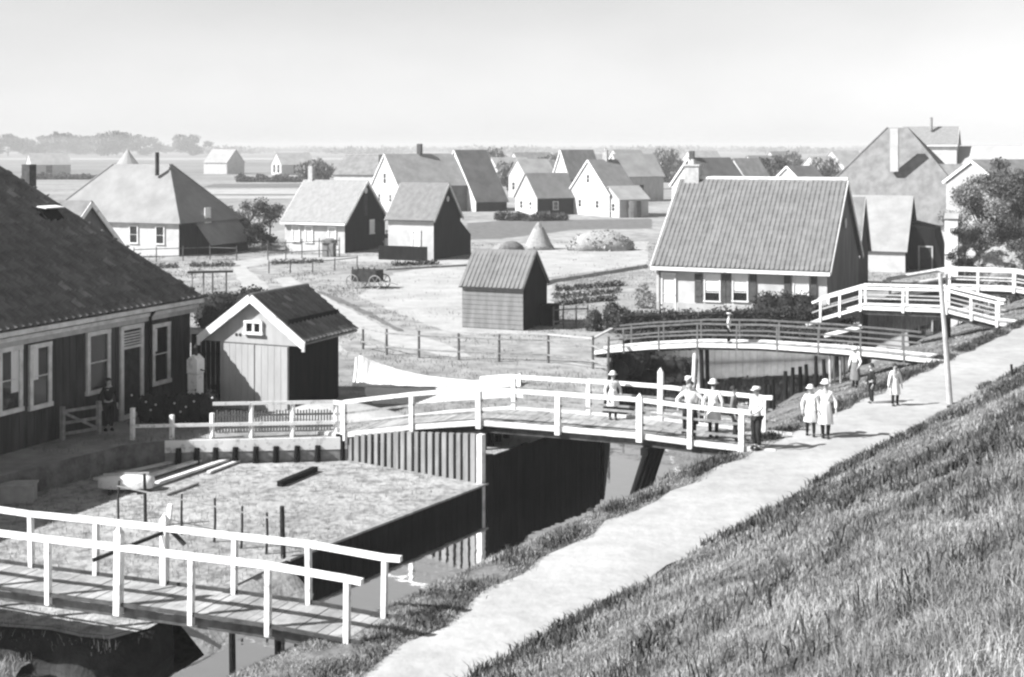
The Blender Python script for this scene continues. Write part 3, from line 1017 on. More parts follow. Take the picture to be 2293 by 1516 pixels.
# second row: turned the other way, white gables to the left
fb = Vector((-.5, .866, 0)); fa = Vector((-.866, -.5, 0))       # b to the back, a to the left
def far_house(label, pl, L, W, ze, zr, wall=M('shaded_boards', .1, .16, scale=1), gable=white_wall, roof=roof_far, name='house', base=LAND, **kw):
    P = Vector((pl[0], pl[1], 0)) - fa * L
    r_ = gable_house(name, label, P, fa, fb, L, W, base, ze, zr, wall, gable, roof, gable2=gable, th=.12, **kw)
    sc_ = pl[1] / 150.0
    zw_ = base + .45 * (ze - base)
    Q = P + fa * L
    if ze - base > 2.0:
        for f in (.28, .7):
            q = Q + fb * W * f + fa * .015
            window(r_, (q.x, q.y, zw_ - .3 * sc_), fb, fa, .75 * sc_, 1.0 * sc_, fw=.1, name='window')
        q = P + fa * L * .55 - fb * .015
        window(r_, (q.x, q.y, zw_ - .35 * sc_), fa, -fb, .75 * sc_, 1.0 * sc_, fw=.1, mat=dull_white, name='window')
    return r_
p = atY(892, 412, 178)
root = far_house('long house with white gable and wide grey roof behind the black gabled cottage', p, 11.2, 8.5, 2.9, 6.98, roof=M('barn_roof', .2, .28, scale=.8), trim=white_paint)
q = p + fb * 4.2 - fa * 5.2
chimney(root, q, .6, 6.6, zat(322, 184), brick_dark, cap=False)
q = p + fb * 4.2 + fa * .01
window(root, (q.x, q.y, 3.0), fb, fa, 1.0, 1.6, ny=2, pane=glass, fw=.1)
p = atY(1066, 440, 181)
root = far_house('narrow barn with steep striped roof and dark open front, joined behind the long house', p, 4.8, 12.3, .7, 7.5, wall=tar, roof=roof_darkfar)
p = at(1203, 482, LAND)
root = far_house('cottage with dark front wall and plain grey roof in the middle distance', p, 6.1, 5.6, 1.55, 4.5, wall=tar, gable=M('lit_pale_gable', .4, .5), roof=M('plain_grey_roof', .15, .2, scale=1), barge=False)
q = p + fb * 1.6 + fa * .01
window(root, (q.x, q.y, .3), fb, fa, .9, 1.2, ny=2, pane=curtain, fw=.12)
p = at(1365, 486, LAND)
root = far_house('house with broad white edged gable and grey roof, right of the dark fronted cottage', p, 4.3, 9.6, 2.1, 6.3, gable=white_wall, roof=M('plain_grey_roof', .15, .2))
q = p + fb * 4.8 + fa * .01
window(root, (q.x, q.y, 3.4), fb, fa, .8, 1.2, ny=2, pane=glass, fw=.1)
chimney(root, p + fb * 4.8 - fa * 2.6, .6, 6.0, zat(338, 172), brick_pale)
p = at(1376, 486, LAND)
far_house('long low white outbuilding with pale roof in front of the broad gable', p + Vector((.5, -1.5, 0)), 4.4, 4.5, 1.5, 3.0, wall=white_wall, roof=roof_pale, barge=False, name='outbuilding')
p = atY(1275, 400, 196)
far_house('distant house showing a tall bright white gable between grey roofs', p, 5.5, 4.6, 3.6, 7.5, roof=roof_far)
p = atY(1395, 398, 214)
far_house('distant pale roofed house right of the paired chimneys', p, 8, 6, 3.4, 6.8, roof=roof_pale, wall=pale_board)
p = atY(1582, 415, 140)
root = far_house('house with dark roof rising over the big ribbed roof', p, 5.4, 6, 4.0, 6.75, roof=roof_darkfar)
q = p + fb * 3 - fa * .4
chimney(root, q, .5, 6.2, zat(338, 143), brick_dark, cap=False)
p = atY(1672, 410, 165)
far_house('grey roofed house half hidden by a dark round tree', p, 3.8, 5, 4.0, 6.5, roof=roof_far, barge=False)
p = atY(1800, 408, 150)
far_house('little house with bright white triangular gable over the ribbed roof', p, 3.6, 5.4, 3.9, 5.75, roof=roof_darkfar)
p = atY(1178, 430, 230)
far_house('faint low house on the field edge beyond the striped barn', p, 6, 6, 3.0, 5.8, roof=roof_pale, wall=pale_board, barge=False)
P = atY(842, 400, 205)
root = gable_house('house', 'house with long white front and grey roof behind the white cottage', P, G_, E_, 7.4, 8, LAND, 3.8, 6.75, white_wall, white_wall, roof_far, barge=False)
chimney(root, P + G_ * .2 + E_ * 2, .55, 4, zat(346, 206), brick_dark, cap=False)
chimney(root, P + G_ * 7.2 + E_ * 2.6, .55, 4, zat(368, 208), brick_dark, cap=False)
P = at(508, 390, LAND)
root = gable_house('farmhouse', 'faint pale farmhouse far off in the fields at left', P, G_, E_, 9, 10, LAND, 3, 7.2, white_wall, white_wall, roof_pale, barge=False)
mb = MB(); mb.lathe((atY(286, 386, 470).x, 470, LAND), [(4.2, 0), (3.8, 3), (2.2, 5), (.2, 8)], 14)
tag(mb.build('haystack', hay_m, None, (atY(286, 386, 470).x, 470, LAND)), 'far pale pointed haystack in the fields at left', 'haystack')

# sheds right behind the main cottage
P = at(1919, 652, LAND)
root = gable_house('shed', 'narrow shed with pointed grey gable squeezed behind the ribbed roof', P, G_, E_, 5, 4.8, LAND, 1.5, 4.75, white_wall, M('mid_gable', .05, .09, scale=1.3), roof_far, cat='shed', trim=dull_white, over=.15)
P = atY(2027, 610, 93)
root = gable_house('cottage', 'pale fronted cottage with steep grey roof and black gable by the arched bridge', P, G_, E_, 6.6, 8, LAND, .75, 4.35, white_wall, tar, M('cottage_roof', .24, .31, scale=1), cat='house', barge=False, over=.15)
mb = MB()
def l2(u, v, z):
    q = P - G_ * u + E_ * v
    return Vector((q.x, q.y, z))
mb.prism([l2(.02, 2.2, LAND), l2(.02, 2.2, 2.6), l2(1.7, 2.2, 2.2), l2(2.4, 2.2, LAND)], E_ * 5)
lt = mb.build('lean_to', tar, root)
q = l2(1.15, 2.17, LAND)
window(lt, q, G_, -E_, 1.0, 1.75, mat=dull_white, pane=dark_wood, ny=1, fw=.1, name='door')
# narrow pale outhouse
P = at(2145, 620, LAND)
gable_house('outhouse', 'tall narrow pale boarded outhouse between black lean-to and trees', P, G_, E_, .85, 1.0, LAND, 3.1, 3.4, old_white, tar, roof_pale, barge=False, over=.06, og=.04, cat='outhouse')
# big stolp farm with wing
root, rf, A = stolp('farmhouse', 'largest farm, broad pale pyramid roof above the pointed sheds at right', 1990, 286, 130, 7.6, 1.4, white_wall, roof_far, extr=1.6)
chimney(rf, atY(2003, 380, 125.5), .72, zat(384, 125.5), zat(288, 125.5), white_wall, cap=False)
mb = MB()
q = A - G_ * 5
def wq(u, v, z):
    p_ = A - G_ * u + E_ * v
    return Vector((p_.x, p_.y, z))
mb.add([wq(2, -6.5, LAND), wq(11.5, -6.5, LAND), wq(11.5, -6.5, 1.4), wq(2, -6.5, 1.4)], [(0, 1, 2, 3)])
mb.add([wq(11.5, -6.5, LAND), wq(11.5, 1, LAND), wq(11.5, 1, 1.4), wq(11.5, -2.7, 6.3), wq(11.5, -6.5, 1.4)], [(0, 1, 2, 3, 4)])
wg = mb.build('wing', white_wall, root)
mb = MB()
mb.slab(wq(1, -6.9, 1.1), wq(11.8, -6.9, 1.1), wq(11.8, -2.7, 6.45), wq(1, -2.7, 6.45), .12)
mb.slab(wq(11.8, 1.4, 1.1), wq(1, 1.4, 1.1), wq(1, -2.7, 6.45), wq(11.8, -2.7, 6.45), .12)
mb.build('roof', roof_far, wg)
# house on the dike beyond
P = atY(2142, 322, 186)
HOUSE_TOP = gable_house('house', 'house with grey roof on the far dike, highest roof at right', P, G_, E_, 7.4, 5.6, 5.5, 8.5, 10.8, white_wall, white_wall, M('dike_house_roof', .17, .23), over=.3, gutter=True)
mb = MB(); q = atY(2085, 285, 189); mb.tube([(q.x, q.y, 10.4), (q.x, q.y, zat(263, 189))], .22, 8); mb.build('stove_pipe', mid_wood, HOUSE_TOP)
# house among the trees at the right edge
p = atY(2238, 408, 106)
far_house('house with white edged gable half hidden by trees at the right edge', p, 8, 5.4, 5.2, 6.85, gable=M('tree_house_gable', .3, .4), roof=roof_far)

# ------------------------------------------------------------------ bridges
def bridge(name, label, R, wdir, bdir, width, prof, near, far, deck=deck_wood, rail_m=white_paint, rail_h=1.0, rw=.11, rh=.11, rods=(), rod_m=rod_grey,
           fascia=None, post_w=.12, ext=(0.35, 0.0), far_range=None, near_range=None, rail_fn=None, plank=.2, string_h=.26):
    """prof: [(u, z)] deck line; near/far: [(u, extra height, width factor)]"""
    R = Vector((R[0], R[1], 0))
    us_, zs_ = [p[0] for p in prof], [p[1] for p in prof]
    def dz(u): return float(np.interp(u, us_, zs_))
    def W(u, v, z): 
        q = R + wdir * u + bdir * v
        return Vector((q.x, q.y, z))
    root = thing(name, label, 'bridge', (R.x, R.y, 0))
    mb = MB()
    u = us_[0]
    while u < us_[-1] - .02:
        u2 = min(u + plank - .012, us_[-1])
        j = random.uniform(-.008, .008)
        o0, o1 = random.uniform(-.05, .02), random.uniform(-.02, .05)
        za, zb = dz(u) + j, dz(u2) + j
        mb.add([W(u, o0, za), W(u2, o0, zb), W(u2, width + o1, zb), W(u, width + o1, za),
                W(u, o0, za - .05), W(u2, o0, zb - .05), W(u2, width + o1, zb - .05), W(u, width + o1, za - .05)],
               [(0, 1, 2, 3), (7, 6, 5, 4), (0, 4, 5, 1), (1, 5, 6, 2), (2, 6, 7, 3), (3, 7, 4, 0)])
        u += plank
    mb.build('deck', deck, root)
    for v in (.1, width / 2, width - .1):
        mb = MB()
        for (ua, za), (ub, zb) in zip(prof, prof[1:]):
            mb.beam(W(ua, v, za - .05 - string_h / 2), W(ub, v, zb - .05 - string_h / 2), .14, string_h)
        mb.build('girder', stringer, root)
    if fascia:
        for v in (-.075, width + .075):
            mb = MB()
            for (ua, za), (ub, zb) in zip(prof, prof[1:]):
                mb.beam(W(ua, v, za + .0), W(ub, v, zb + .0), .05, .15)
            mb.build('edge_board', fascia, root)
    for side, (v, posts, rng_) in enumerate(((-.09, near, near_range), (width + .09, far, far_range))):
        if not posts: continue
        r0, r1 = rng_ if rng_ else (us_[0] - ext[0], us_[-1] + ext[1])
        pts = sorted(set([r0, r1] + [u for u in us_ if r0 < u < r1] + [p_[0] for p_ in posts if r0 < p_[0] < r1]))
        jit = {u: random.uniform(-.012, .012) for u in pts}
        rr = (lambda u, jit=jit: dz(u) + rail_h + jit.get(u, 0.0))
        mb = MB()
        for ua, ub in zip(pts, pts[1:]):
            mb.beam(W(ua, v, rr(ua)), W(ub, v, rr(ub)), rw * 1.25, rh)
        mb.build('handrail', rail_m, root)
        for f in rods:
            mb = MB()
            for ua, ub in zip(pts, pts[1:]):
                mb.beam(W(ua, v, dz(ua) + rail_h * f), W(ub, v, dz(ub) + rail_h * f), .045, .06)
            mb.build('rod', rod_m, root)
        for (u, ex, wf) in posts:
            mb = MB()
            h = post_w * wf / 2
            zt = rr(u) + ex - (rh / 2 if ex == 0 else 0)
            zb_ = dz(u) - .16
            mb.obox(W(u, v, (zt + zb_) / 2), wdir * h, bdir * h, (Z_ + wdir * random.uniform(-.014, .014) + bdir * random.uniform(-.014, .014)) * ((zt - zb_) / 2))
            if ex > .05:
                c = W(u, v, zt)
                vs = [c + wdir * sx * h + bdir * sy * h for sx, sy in ((-1, -1), (1, -1), (1, 1), (-1, 1))] + [c + Z_ * .13]
                mb.add(vs, [(0, 1, 4), (1, 2, 4), (2, 3, 4), (3, 0, 4)])
            mb.build('post', rail_m, root)
    return root, W, dz

# foreground footbridge
R1 = (-2.64, 21.8)
b1, W1, dz1 = bridge('footbridge', 'white railed plank footbridge nearest the camera, bottom left', R1, G_, E_, 1.1,
    [(-.95, -.02), (0, -.02), (1.5, .02), (3.04, .0), (4.57, -.03), (6.14, -.06), (7.6, -.09), (11.5, -.12)],
    [(0, 0, 1), (1.5, 0, 1), (3.04, 0, 1), (4.57, .26, 1.4), (6.14, 0, 1), (7.7, 0, 1), (9.2, 0, 1), (10.7, 0, 1)],
    [(0, 0, 1), (1.5, 0, 1), (3.04, 0, 1), (4.57, .16, 1.35), (6.14, 0, 1), (7.7, 0, 1), (9.2, 0, 1), (10.7, 0, 1)],
    rail_h=1.02, fascia=None, post_w=.092, rw=.085, rh=.095, near_range=(-.28, 11.4), far_range=(-.32, 11.4), rods=(.02,), rod_m=stringer, string_h=.2)
mb = MB()
p = W1(4.55, 1.28, dz1(4.57) + 1.0)
mb.prism([p + Z_ * -.1 + G_ * .0, p + Z_ * -.1 + G_ * .11, p + Z_ * .44 + G_ * .02, p + Z_ * .44 - G_ * .07], E_ * .05)
mb.build('gate_board', white_paint, b1)
mb = MB(); mb.beam(W1(4.5, 1.24, .95), W1(5.3, .1, .62), .05, .06); mb.beam(W1(4.5, 1.24, .98), W1(4.2, 1.3, .7), .06, .06); mb.build('brace', dark_wood, b1)
for u in (1.55, 1.95, 2.9):
    mb = MB(); mb.tube([W1(u, .9, -.3), W1(u, .95, -2.3)], .06, 8); mb.build('pile', dark_wood, b1)

# middle bridge
R2 = (6.13, 35.66)
b2, W2, dz2 = bridge('footbridge', 'long white railed bridge with children on it, centre of the picture', R2, G_, E_, 2.1,
    [(-.9, -.02), (0, 0), (1.41, .04), (2.82, .1), (5.21, .1), (7.64, .08), (9.8, -.22), (12.2, -.66), (13.0, -.68)],
    [(0, 0, 1.15), (1.41, 0, 1.0), (2.82, .06, 1.35), (5.21, 0, 1.15), (7.64, 0, 1.25), (9.8, 0, 1.0), (12.09, 0, 1.15)],
    [(-.1, 0, 1.1), (1.41, 0, .9), (2.9, .42, 1.2), (5.1, 0, 1.0), (7.5, 0, 1.0)],
    rail_h=.98, fascia=old_white, post_w=.125, rw=.1, rh=.105, near_range=(-.25, 12.4), far_range=(-.35, 8.6), rods=(.32, .66), rod_m=mid_wood, string_h=.24)
for i in range(4):                                  # raking piles under its right end
    v = .15 + i * .58
    mb = MB(); mb.tube([W2(2.65, v, -.25), W2(3.35, v, -2.4)], [.1, .09], 8); mb.build('pile', tar, b2)
mb = MB(); mb.beam(W2(2.65, -.25, -.3), W2(2.65, 2.4, -.3), .2, .2); mb.build('pile_cap', tar, b2)
for v in (.0, .5, 1.1, 1.7, 2.2):
    mb = MB(); mb.tube([W2(7.55, v, -.25), W2(7.5, v, -2.4)], .1, 8); mb.build('pile', tar, b2)

# thin arched footbridge
R3 = (15.4, 50.5)
b3, W3, dz3 = bridge('footbridge', 'slender arched footbridge with thin grey rails and white edge, in front of the hedge', R3, G_, E_, 1.2,
    [(-.9, -.02), (0, 0), (1.5, .08), (3.2, .13), (6.1, .16), (8.6, .06), (10.6, -.14), (12.2, -.36), (13.0, -.5)],
    [(u, 0, 1) for u in (.6, 2.2, 3.8, 5.4, 7.0, 8.6, 10.2, 11.7)], [(u, 0, 1) for u in (.8, 2.4, 4.0, 5.6, 7.2, 8.8, 10.4, 11.8)],
    rail_m=M('grey_rail', .1, .17, scale=4), rail_h=.86, rw=.06, rh=.07, fascia=white_paint, post_w=.06, near_range=(-.2, 12.3), far_range=(.1, 12.3), string_h=.14, rods=(.5,))
for u, m_ in ((8.75, old_white), (8.5, tar), (3.4, dull_white), (3.0, mid_wood)):
    for v in (.15, 1.05):
        mb = MB(); mb.tube([W3(u, v, dz3(u) - .2), W3(u + (.12 if m_ is old_white else -.05), v, -2.4)], .085 if u > 5 else .05, 8); mb.build('pile', m_, b3)

# humped white bridge
R4 = (22.0, 60.8)
b4, W4, dz4 = bridge('footbridge', 'humped white bridge with plank rails near the cottage bush', R4, G_, E_, 1.5,
    [(-.8, -.05), (0, 0), (2.2, .48), (6.04, .44), (7.8, -.15), (8.6, -.5)],
    [(0, 0, 1), (1.1, 0, 1), (2.2, 0, 1), (4.1, 0, 1), (6.04, 0, 1), (7.0, 0, .9), (7.9, 0, .9)],
    [(0, 0, 1), (2.2, 0, 1), (4.1, 0, 1), (6.04, 0, 1), (7.8, 0, 1)],
    rail_h=.95, fascia=white_paint, post_w=.11, rods=(.5,), rod_m=dull_white, rw=.1, near_range=(-.3, 8.3), far_range=(-.3, 8.3))
for u in (2.2, 6.0):
    for v in (.1, 1.4):
        mb = MB(); mb.tube([W4(u, v, dz4(u) - .2), W4(u, v, -2.4)], .1, 8); mb.build('pile', tar, b4)
mb = MB(); mb.beam(W4(7.6, -.9, -.85), W4(5.9, -.6, -.35), .3, .14); mb.build('landing_plank', old_white, b4)
R5 = dk(75, 15.3)
b5, W5, dz5 = bridge('footbridge', 'farthest white railed bridge running off the right edge', R5, G_, E_, 1.5,
    [(-.8, -.05), (0, 0), (2.2, .35), (5.6, .35), (9.0, -.4)], [(0, 0, 1), (2.2, 0, 1), (4, 0, 1), (5.6, 0, 1), (8.6, 0, 1)], [(0, 0, 1), (2.2, 0, 1), (5.6, 0, 1)],
    rail_h=.98, fascia=white_paint, post_w=.13, rods=(.5,), rod_m=old_white)

# ------------------------------------------------------------------ quay walls, retaining boards
root = thing('quay_wall', 'dark timber quay with pale edge plank along the bleached yard', 'quay', (q1.x, q1.y, YARD))
mb = MB()
for a_, b_ in ((q1, pC),):
    d_ = (b_ - a_).normalized(); s_ = Vector((d_.y, -d_.x, 0))
    L_ = (b_ - a_).length
    for i in range(int(L_ / .25)):
        p = a_ + d_ * (.125 + i * .25) + s_ * .03
        mb.obox((p.x, p.y, -1.92), d_ * .118, s_ * .03, Z_ * .5)
mb.build('boards', tar, root)
mb = MB(); mb.beam((q1.x + .05, q1.y, YARD + .02), (pC.x + .05, pC.y, YARD + .02), .16, .05); mb.build('edge_plank', mid_wood, root)

rows = []
for i in range(13):
    f = i / 12; p = q0.lerp(q1, f); jj = .12 * math.sin(i * 1.9)
    rows.append([p + Z_ * (YARD + .003) + DN * .25, p + Z_ * (YARD - .02), p - DN * (.35 + jj) + Z_ * (YARD - .22), p - DN * (.8 + jj) + Z_ * (YARD - .52), p - DN * 1.2 + Z_ * -2.2])
strip('shore', rows, mud_m)
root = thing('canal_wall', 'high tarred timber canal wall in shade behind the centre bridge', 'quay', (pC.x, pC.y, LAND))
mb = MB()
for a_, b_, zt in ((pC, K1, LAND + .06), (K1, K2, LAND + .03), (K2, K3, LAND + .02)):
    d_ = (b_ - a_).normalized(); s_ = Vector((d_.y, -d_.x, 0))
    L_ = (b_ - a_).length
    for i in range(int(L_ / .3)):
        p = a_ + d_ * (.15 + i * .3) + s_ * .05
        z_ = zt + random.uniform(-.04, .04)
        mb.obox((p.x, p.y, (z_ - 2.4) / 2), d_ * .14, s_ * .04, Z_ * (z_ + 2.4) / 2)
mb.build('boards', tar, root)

root = thing('bank_boarding', 'low pale boarding at the waterline below the long dark hedge', 'quay', (K3.x, K3.y, LAND))
mb = MB()
d_ = (K4 - K3).normalized(); s_ = Vector((d_.y, -d_.x, 0)); L_ = (K4 - K3).length
for i in range(int(L_ / .35)):
    p = K3 + d_ * (.17 + i * .35) + s_ * .04
    mb.obox((p.x, p.y, -1.78), d_ * .165, s_ * .03, Z_ * (.5 + random.uniform(-.03, .03)))
mb.build('boards', M('waterline_boards', .5, .7, scale=2), root)

# white striped board wall under the centre bridge
root = thing('retaining_wall', 'white upright boards with dark gaps holding the bank under the centre bridge', 'retaining wall', (pB.x, pB.y, YARD))
mb = MB()
d_ = (pC - pB).normalized(); s_ = Vector((d_.y, -d_.x, 0)); L_ = (pC - pB).length
def topz(f): return float(np.interp(f, [0, .4, 1], [-.66, -.3, .0]))
n_ = 20
for i in range(n_):
    f = (i + .5) / n_
    wdt = L_ / n_ * random.uniform(.48, .7)
    p = pB + d_ * L_ * f
    zt = topz(f)
    mb.obox((p.x, p.y, (zt + YARD - .05) / 2), d_ * wdt / 2, s_ * .04, Z_ * (zt - YARD + .05) / 2)
mb.build('boards', M('weathered_white_boards', .17, .3, scale=3, stretch=(2, 2, .3)), root)
mb = MB()
mb.add([(pB.x - s_.x * .06, pB.y - s_.y * .06, YARD - .1), (pC.x - s_.x * .06, pC.y - s_.y * .06, YARD - .1), (pC.x - s_.x * .06, pC.y - s_.y * .06, .0), (pB.x - s_.x * .06, pB.y - s_.y * .06, -.66)], [(0, 1, 2, 3)])
mb.build('backing', dark_wood, root)
mb = MB(); p = pC - d_ * .06 + s_ * .08; mb.obox((p.x, p.y, -1.2), d_ * .09, s_ * .09, Z_ * 1.2); mb.build('corner_post', old_white, root)
mb = MB()
for i in range(4):
    p = pB - d_ * (.1 + .16 * i) + s_ * .1
    mb.tube([(p.x, p.y, YARD - .1), (p.x, p.y, -.62)], .1, 8)
mb.build('end_piles', tar, root)

# low white terrace board with black piles
root = thing('terrace_wall', 'low white terrace board with a row of black piles below the white fence', 'retaining wall', (pB.x, pB.y, YARD))
mb = MB()
a_ = T1 + (T1 - pB).normalized() * .1
d_ = (pB - a_).normalized(); s_ = Vector((d_.y, -d_.x, 0)); L_ = (pB - a_).length
mb.beam(a_ + s_ * .05 + Z_ * -.88, pB + s_ * .05 + Z_ * -.88, .06, .36); mb.build('board', white_paint, root)
mb = MB(); mb.beam(a_ + s_ * .04 + Z_ * -1.25, pB + s_ * .04 + Z_ * -1.25, .05, .34); mb.build('board', mid_wood, root)
for px in (400, 441, 483, 527, 573, 618, 665, 711):
    p = a_ + d_ * on_line(a_, d_, px) + s_ * .14
    mb = MB(); mb.tube([(p.x, p.y, YARD - .1), (p.x + .02, p.y, -.92)], [.1, .085], 8); mb.build('pile', tar, root)

# stake fence with a thin rail across the yard
root = thing('stake_fence', 'low dark stake fence with thin rail crossing the bleached yard behind the nearest bridge', 'fence', dk(22.6, 21.35, YARD))
tops = []
for i, (t, h_, r_) in enumerate(((21.35, 1.2, .062), (21.9, .95, .033), (22.7, 1.0, .03), (23.6, 1.05, .032), (24.7, 1.0, .03), (26.0, 1.3, .045), (27.0, 1.0, .03))):
    p = dk(22.6 + .0 * i, t, YARD)
    mb = MB(); q = p + Vector((random.uniform(-.04, .04), random.uniform(-.04, .04), h_))
    mb.tube([p - Z_ * .1, p.lerp(q, .5) + Vector((random.uniform(-.02, .02), 0, 0)), q], [r_, r_ * .95, r_ * .85], 7)
    mb.build('stake', dark_wood, root)
    tops.append(p + Z_ * .93)
mb = MB()
for a_, b_ in zip(tops, tops[1:]): mb.beam(a_ - DD * .04 - Z_ * .06, b_ - DD * .04 - Z_ * .06, .02, .03)
mb.build('rail', mid_wood, root)

# more roofs in the haze behind the village
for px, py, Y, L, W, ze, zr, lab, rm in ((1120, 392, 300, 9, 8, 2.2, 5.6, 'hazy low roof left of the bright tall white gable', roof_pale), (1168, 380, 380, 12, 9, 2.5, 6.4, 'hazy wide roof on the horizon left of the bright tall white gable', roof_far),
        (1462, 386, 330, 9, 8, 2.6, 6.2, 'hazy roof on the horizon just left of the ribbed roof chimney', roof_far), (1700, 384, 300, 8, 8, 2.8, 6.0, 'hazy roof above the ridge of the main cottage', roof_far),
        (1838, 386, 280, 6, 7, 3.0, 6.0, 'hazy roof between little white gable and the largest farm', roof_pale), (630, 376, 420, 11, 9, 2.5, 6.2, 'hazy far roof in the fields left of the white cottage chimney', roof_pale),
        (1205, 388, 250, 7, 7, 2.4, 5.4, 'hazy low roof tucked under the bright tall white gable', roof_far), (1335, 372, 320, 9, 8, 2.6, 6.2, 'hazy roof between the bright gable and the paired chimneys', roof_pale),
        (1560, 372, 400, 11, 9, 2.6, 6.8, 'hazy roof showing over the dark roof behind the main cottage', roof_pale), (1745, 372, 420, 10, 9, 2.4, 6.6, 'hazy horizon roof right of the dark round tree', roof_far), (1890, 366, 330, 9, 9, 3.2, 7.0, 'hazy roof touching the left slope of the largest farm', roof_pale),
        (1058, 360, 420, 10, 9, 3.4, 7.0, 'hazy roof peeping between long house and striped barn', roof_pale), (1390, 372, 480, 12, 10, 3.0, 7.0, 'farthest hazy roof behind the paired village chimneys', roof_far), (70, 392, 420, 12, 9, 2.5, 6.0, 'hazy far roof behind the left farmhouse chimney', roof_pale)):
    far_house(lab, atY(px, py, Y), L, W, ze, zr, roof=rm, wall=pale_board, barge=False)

# ------------------------------------------------------------------ people
def skin_mesh(name, nodes, edges, mat, parent, M4, sub=1):
    """nodes: (x, y, z, rx, ry); grown with a Skin modifier into one continuous surface"""
    me = bpy.data.meshes.new(name)
    me.from_pydata([n[:3] for n in nodes], edges, [])
    o = bpy.data.objects.new(name, me)
    COL.objects.link(o)
    md = o.modifiers.new('skin', 'SKIN')
    md.use_smooth_shade = True
    for i, n in enumerate(nodes):
        sv = me.skin_vertices[0].data[i]
        sv.radius = (n[3], n[4] if len(n) > 4 else n[3])
        sv.use_root = (i == 0)
    ms = o.modifiers.new('sub', 'SUBSURF'); ms.levels = sub; ms.render_levels = sub
    dg = bpy.context.evaluated_depsgraph_get()
    dg.update()
    m2 = bpy.data.meshes.new_from_object(o.evaluated_get(dg))
    bpy.data.objects.remove(o); bpy.data.meshes.remove(me)
    m2.name = name
    loc = WORLD[parent.name]
    m2.transform(Matrix.Translation(-loc) @ M4)
    m2.materials.clear(); m2.materials.append(mat)
    o2 = bpy.data.objects.new(name, m2)
    return link(o2, parent, loc)

